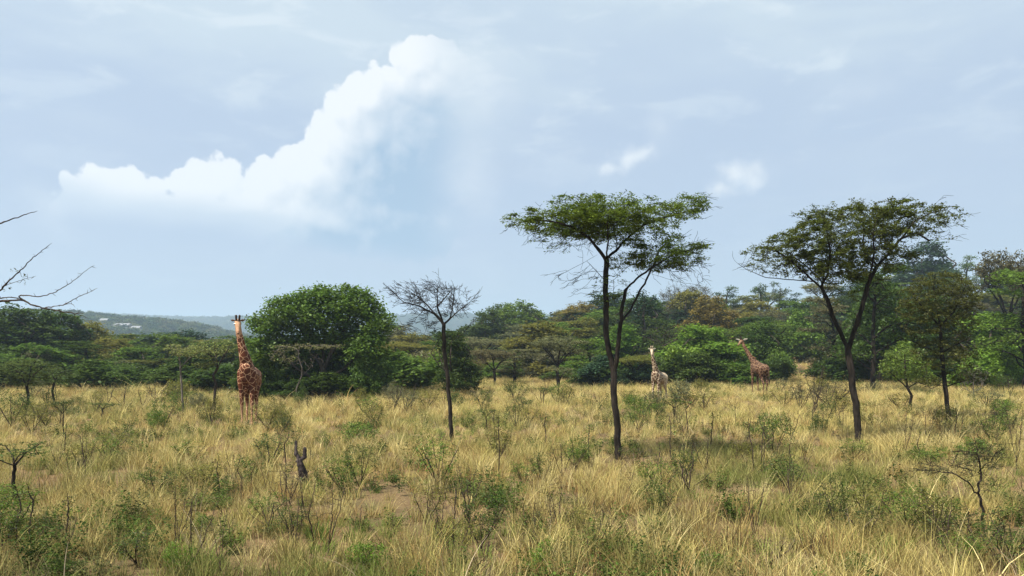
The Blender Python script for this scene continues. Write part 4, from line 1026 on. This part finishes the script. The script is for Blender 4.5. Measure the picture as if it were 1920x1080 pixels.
def giraffe(loc, yaw, scale, neck, headdir, coat, tailsw, legs, horncol, earlen=.2, earup=.25, label=''):
    """local frame: faces +X, z up. neck: list of points from withers to poll"""
    root = empty('giraffe', loc); root.rotation_euler = (0, 0, yaw); root.scale = (scale,)*3
    N_ = [Vector(q) for q in neck]; poll = N_[-1]; hd = Vector(headdir).normalized()
    side = Vector((0, 0, 1)).cross(hd).normalized(); upv = hd.cross(side).normalized()
    ch = []
    ch.append([((.52,0,2.22), .40), ((.15,0,2.12), .46), ((-.30,0,2.08), .45), ((-.66,0,2.16), .37), ((-.82,0,2.12), .29)])
    ch.append([((.50,0,2.62), .22), ((.10,0,2.42), .26), ((-.4,0,2.28), .26), ((-.78,0,2.22), .24)])
    ch.append([((.66,0,2.10), .30), ((.74,0,2.42), .30)])
    nr_ = [.30, .222, .162, .128, .115]
    pts = [Vector((.52,0,2.48))]+N_
    rr = np.interp(np.linspace(0, 1, len(pts)), [0, .25, .5, .78, 1], nr_)
    ch.append([(p_, r_) for p_, r_ in zip(pts, rr)])
    # head: skull, cheek, tapered muzzle, lips
    hd0 = poll+upv*.03
    ch.append([(hd0-hd*.03, .13), (hd0+hd*.14, .135), (hd0+hd*.28-upv*.01, .105), (hd0+hd*.42-upv*.03, .082), (hd0+hd*.55-upv*.045, .078), (hd0+hd*.60-upv*.05, .066)])
    ch.append([(hd0+hd*.02-upv*.06, .10), (hd0+hd*.2-upv*.09, .085)])
    for s_ in (1, -1): ch.append([(hd0+hd*.13+side*s_*.07+upv*.05, .055), (hd0+hd*.17+side*s_*.08+upv*.04, .05)])
    hoofs = []
    for k, (s_, fx) in enumerate(((1, legs[0]), (-1, legs[1]))):   # front legs
        y = .21*s_
        ch.append([((.60,y*.85,2.25), .22), ((.60,y,1.86), .175), ((.60+fx*.3,y,1.50), .115), ((.60+fx*.6,y,1.12), .082), ((.61+fx*.65,y,1.00), .088), ((.59+fx*.75,y,.86), .062), ((.58+fx*.9,y,.50), .050), ((.58+fx,y,.20), .056), ((.61+fx,y,.08), .062)])
        hoofs.append((.62+fx, y))
    for k, (s_, fx) in enumerate(((1, legs[2]), (-1, legs[3]))):   # hind legs: stifle forward, hock back
        y = .20*s_
        ch.append([((-.66,y*.8,2.12), .29), ((-.60,y,1.80), .24), ((-.52+fx*.2,y,1.52), .165), ((-.68+fx*.45,y,1.22), .10), ((-.82+fx*.6,y,1.00), .082), ((-.80+fx*.7,y,.82), .060), ((-.74+fx*.9,y,.48), .050), ((-.72+fx,y,.20), .056), ((-.69+fx,y,.08), .062)])
        hoofs.append((-.68+fx, y))
    me = blob_mesh(ch, .024, 7)
    me.name = 'giraffe_body'; me.materials.clear(); me.materials.append(coat)
    nv = len(me.vertices); co_ = np.empty(nv*3, np.float32); me.vertices.foreach_get('co', co_); co_ = co_.reshape(-1, 3)
    hp = np.array(poll+hd*.22); d = np.linalg.norm((co_-hp), axis=1)
    a = me.attributes.new('face', 'FLOAT', 'POINT'); a.data.foreach_set('value', (1-sst(.26, .50, d)).astype(np.float32))
    a = me.attributes.new('leg', 'FLOAT', 'POINT'); a.data.foreach_set('value', (1-sst(.75, 1.15, co_[:, 2])).astype(np.float32))
    link('body', me, parent=root)
    def tube_part(name, pts, rad, mat, ns=8):
        pts = np.array([list(p_) for p_ in pts]); v, q = tubes(pts, np.arange(-1, len(pts)-1), np.array(rad), ns); return link(name, mesh_np(name, v, q, mat, True), parent=root)
    for s_ in (1, -1):
        b0 = hd0+upv*.09+side*s_*.055+hd*.0
        oz = tube_part('ossicone', [b0, b0+upv*.11+side*s_*.008-hd*.02, b0+upv*.22+side*s_*.012-hd*.035, b0+upv*.25+side*s_*.012-hd*.035, b0+upv*.265+side*s_*.012-hd*.035], [.05, .04, .048, .046, .006], horncol)
        # ear: a cupped leaf
        e0 = hd0+side*s_*.11+upv*.04-hd*.05; ed = (side*s_+upv*earup-hd*.12).normalized(); ew = upv.cross(ed).cross(ed).normalized()
        eb = []; L = earlen
        for f, wd in ((0, .02), (.2, .045), (.45, .06), (.7, .048), (.9, .02), (1, .003)):
            for g_, dp in ((-1, 0), (-.5, .018), (0, .026), (.5, .018), (1, 0)):
                eb.append(e0+ed*L*f+ew*wd*g_-hd*dp*(1-f*.6))
        qd = [(r_*5+c_, r_*5+c_+1, (r_+1)*5+c_+1, (r_+1)*5+c_) for r_ in range(5) for c_ in range(4)]
        me_ = mesh_np('ear', np.array([list(v_) for v_ in eb]), np.array(qd), EAR, True)
        eo = link('ear', me_, parent=root); sd_ = eo.modifiers.new('thickness', 'SOLIDIFY'); sd_.thickness = .014
        ey = hd0+hd*.15+side*s_*.118+upv*.045
        eyv = ell((0,0,0), (0,0,0), 1, rng)
        import bmesh
        bm = bmesh.new(); bmesh.ops.create_uvsphere(bm, u_segments=12, v_segments=8, radius=.027, matrix=Matrix.Translation(ey)); me_ = bpy.data.meshes.new('eye'); bm.to_mesh(me_); bm.free()
        me_.materials.append(EYE); link('eye', me_, parent=root)
        ns_ = hd0+hd*.655-upv*.03+side*s_*.032
        bm = bmesh.new(); bmesh.ops.create_uvsphere(bm, u_segments=8, v_segments=6, radius=.014, matrix=Matrix.Translation(ns_)); me_ = bpy.data.meshes.new('nostril'); bm.to_mesh(me_); bm.free()
        me_.materials.append(EYE); link('nostril', me_, parent=root)
    # mane: short upright brush along the back of the neck
    mv = []; pl = [Vector((.45,0,2.70))]+N_
    cen = [np.array(list(p_)) for p_ in pl]; cen = dens(cen, .05); tg = np.gradient(cen, axis=0); tg /= np.linalg.norm(tg, axis=1)[:, None]
    back = np.cross(np.cross(tg, np.array([-1, 0, .25])), tg); back /= np.linalg.norm(back, axis=1)[:, None]
    rN = np.interp(np.linspace(0, 1, len(cen)), np.linspace(0, 1, len(pts)), rr)
    Vm, Qm = [], []
    for k_ in range(len(cen)):
        sdv = np.cross(tg[k_], back[k_]); base_ = cen[k_]+back[k_]*rN[k_]*.86
        hgt = .075*(1+.2*math.sin(k_*2.3))
        Vm += [base_-sdv*.022, base_+sdv*.022, base_+back[k_]*hgt+sdv*.006, base_+back[k_]*hgt-sdv*.006]
    for k_ in range(len(cen)-1):
        a_ = k_*4; b_ = a_+4
        for q in range(4): Qm.append((a_+q, a_+(q+1) % 4, b_+(q+1) % 4, b_+q))
    link('mane', mesh_np('mane', np.array(Vm), np.array(Qm), MANE), parent=root)
    tl = [(-1.02,0,2.22), (-1.14,tailsw*.3,2.05), (-1.17,tailsw*.7,1.75), (-1.16,tailsw,1.45)]
    tube_part('tail', tl, [.05, .035, .025, .02], coat)
    tube_part('tail_tuft', [(-1.16,tailsw,1.48), (-1.17,tailsw,1.35), (-1.17,tailsw*1.05,1.15), (-1.15,tailsw*1.05,.95)], [.02, .05, .045, .004], DARKHAIR)
    for (hx, hy) in hoofs:
        v, q = tubes(np.array([(hx-.01,hy,.13), (hx,hy,.09), (hx+.01,hy,.0), (hx+.012,hy,-.03)]), np.array([-1,0,1,2]), np.array([.055,.068,.08,.14]), 10)
        link('hoof', mesh_np('hoof', v, q, HOOF, True), parent=root)
    tag(root, label, 'giraffe', 'giraffes at the edge of the wood')
    return root
EAR = plain('ear_pale', (.85,.78,.66)); EARD = plain('ear_dark', (.22,.14,.09)); HORND = plain('horn_dark', (.05,.03,.022)); HORNP = plain('horn_pale', (.5,.4,.28))
coat1 = coat_mat('reddish_coat', (.125,.034,.012), (.065,.018,.008), (.52,.31,.18), 4.6, .038)
coat2 = coat_mat('pale_coat', (.07,.035,.022), (.12,.06,.035), (.50,.40,.27), 4.4, .085, 1., rump=.55)
coat3 = coat_mat('brown_coat', (.065,.027,.014), (.038,.016,.009), (.24,.15,.085), 4.4, .05, legk=.5)
def gloc(px, by, dz=0):
    Y = Ybase(by); x = (px-960)/F*Y; return (x, Y, g1(x, Y)+dz)
e_ = EAR; EAR = EARD
l1 = gloc(467, 797)
giraffe(l1, math.atan2(-1, .17), 1.03, [(.76,-.07,2.95),(.85,-.18,3.45),(.92,-.27,3.95),(.95,-.31,4.34)], (.70,.14,-.70), coat1, .08, (.05,-.10,.12,-.05), HORND, .17, .05,
        'tall reddish brown giraffe facing the camera, nearest and leftmost of the three')
EAR = e_
l2 = gloc(1236, 757)
giraffe(l2, math.atan2(-.85, -.62), .78, [(.80,.02,2.95),(1.02,.0,3.45),(1.15,-.03,3.95),(1.22,-.05,4.30)], (.74,.38,-.55), coat2, .05, (.0,.12,-.1,.1), HORNP, .2, .35,
        'pale young giraffe with spotted neck standing beside the bright green bush, middle one')
l3 = gloc(1424, 742)
giraffe(l3, math.atan2(.96, -.28), .95, [(.90,.10,2.86),(1.18,.26,3.34),(1.42,.44,3.84),(1.60,.58,4.30)], (-.42,.80,-.50), coat3, -.10, (.08,-.08,-.08,.10), HORND, .42, .25,
        'brown finely patterned giraffe stretching its neck left, rightmost of the three')

# ------------------------------------------------------------------ far houses
WALLW = plain('white_wall', (.26,.26,.26)); ROOFG = plain('metal_roof', (.22,.23,.24))
def house(px, Y, wm, hm, dm, label, col=WALLW):
    x = (px-960)/F*Y; z = g1(x, Y)+6.0
    root = empty('farm_building', (x, Y, z-6))
    def box(nm, x0, x1, y0, y1, z0, z1, mat, par):
        v = [(a_, b_, c_) for c_ in (z0, z1) for b_ in (y0, y1) for a_ in (x0, x1)]
        q = [(0,1,3,2),(4,6,7,5),(0,4,5,1),(2,3,7,6),(0,2,6,4),(1,5,7,3)]
        return link(nm, mesh_np(nm, np.array(v), np.array(q)[:, ::-1], mat), parent=par)
    wl = box('wall', -wm/2, wm/2, -dm/2, dm/2, 0, 6+hm, col, root)
    v = [(-wm/2-.6,-dm/2-.6,6+hm),(wm/2+.6,-dm/2-.6,6+hm),(wm/2+.6,dm/2+.6,6+hm),(-wm/2-.6,dm/2+.6,6+hm),(-wm/2-.6,0,6+hm+2.2),(wm/2+.6,0,6+hm+2.2)]
    me_ = bpy.data.meshes.new('roof'); me_.from_pydata([(a_, b_, c_+.05) for a_, b_, c_ in v], [], [(0,1,5,4),(2,3,4,5),(0,4,3),(1,2,5),(3,2,1,0)]); me_.materials.append(ROOFG)
    link('roof', me_, parent=root)
    for k in range(3): box('window', -wm*.3+k*wm*.3-.8, -wm*.3+k*wm*.3+.8, -dm/2-.06, -dm/2-.01, 6+hm*.35, 6+hm*.75, HOOF, root)
    tag(root, label, 'building', 'pale buildings on the distant hill')
house(228, 800, 17, 2.4, 9, 'long pale building on the distant hill, largest of the far buildings')
house(256, 790, 8, 2.2, 7, 'small pale building on the distant hill just right of the long one')
house(240, 770, 6, 2, 6, 'tiny pale building on the distant hill, lowest of the far buildings')
house(196, 820, 7, 2.2, 7, 'small pale building on the distant hill left of the long one')

# ------------------------------------------------------------------ haze
hv = 5400.0; z0, z1 = -3.0, 230.0
v = [(a_, b_, c_) for c_ in (z0, z1) for b_ in (-hv, hv) for a_ in (-hv, hv)]
me = mesh_np('haze', np.array(v), np.array([(0,2,3,1),(4,5,7,6),(0,1,5,4),(2,6,7,3),(0,4,6,2),(1,3,7,5)]))
hm_, t = newmat('haze_air'); pv = t.n('ShaderNodeVolumePrincipled'); pv.inputs['Density'].default_value = .00031
pv.inputs['Color'].default_value = (.62, .80, 1.0, 1); pv.inputs['Anisotropy'].default_value = .2
o = t.n('ShaderNodeOutputMaterial'); t.l(pv.outputs[0], o.inputs['Volume']); me.materials.append(hm_)
tag(link('haze', me), 'thin blue haze filling the air over the plain', 'haze', kind='stuff')

# ------------------------------------------------------------------ labels for the repeats
LMK = [(0,'the left edge'),(445,'the near giraffe'),(600,'the biggest leafy tree'),(838,'the slender leafless tree'),(1155,'the flat-topped acacia'),
       (1235,'the pale young giraffe'),(1420,'the long-necked giraffe'),(1600,'the leaning acacia'),(1775,'the olive brown tree'),(1920,'the right edge')]
def where(px, kind):
    ds = sorted(LMK, key=lambda q: abs(q[0]-px)); n0 = ds[0]; d = px-n0[0]
    if abs(d) < 38:
        return 'beside '+n0[1] if 'edge' in n0[1] else ('below ' if kind == 'grass' else 'behind ')+n0[1]
    return ('right of ' if d > 0 else 'left of ')+n0[1]
def row(Y, kind, px):
    if kind == 'grass': return 'nearest grass' if Y < 13.5 else 'near grass' if Y < 20 else 'middle grass' if Y < 34 else 'far grass'
    if Y < 90: return 'edge of the wood'
    if Y < 130: return 'front wood'
    if Y < 165: return 'lower slope' if px > 900 else 'deep wood'
    return 'ridge' if px > 900 else 'farthest wood'
ORD = ['first','second','third','fourth','fifth','sixth','seventh','eighth','ninth','tenth','eleventh','twelfth','thirteenth','fourteenth','fifteenth','sixteenth','seventeenth','eighteenth','nineteenth','twentieth']
from collections import defaultdict
gd = defaultdict(list)
for a in auto: gd['%s %s, %s' % (a[1].replace('grey green ', 'greyish ').replace('blue green ', 'bluish '), where(a[2], a[4]), row(a[3], a[4], a[2]))].append(a)
for k, l in gd.items():
    l.sort(key=lambda a: a[2])
    for q, a in enumerate(l): a[0]['label'] = k if len(l) == 1 else '%s, %s from left' % (k, ORD[min(q, 19)])
for a in auto:
    if len(a[0]['label'].split()) > 16: a[0]['label'] = a[0]['label'].replace(' leafy bush', ' bush').replace('the slender leafless', 'the leafless')
print('auto', max(len(l) for l in gd.values()), [len(a[0]['label'].split()) for a in auto if len(a[0]['label'].split()) > 16]); print('auto', len(auto), 'objects', len(bpy.data.objects), 'verts', sum(len(m.vertices) for m in bpy.data.meshes))
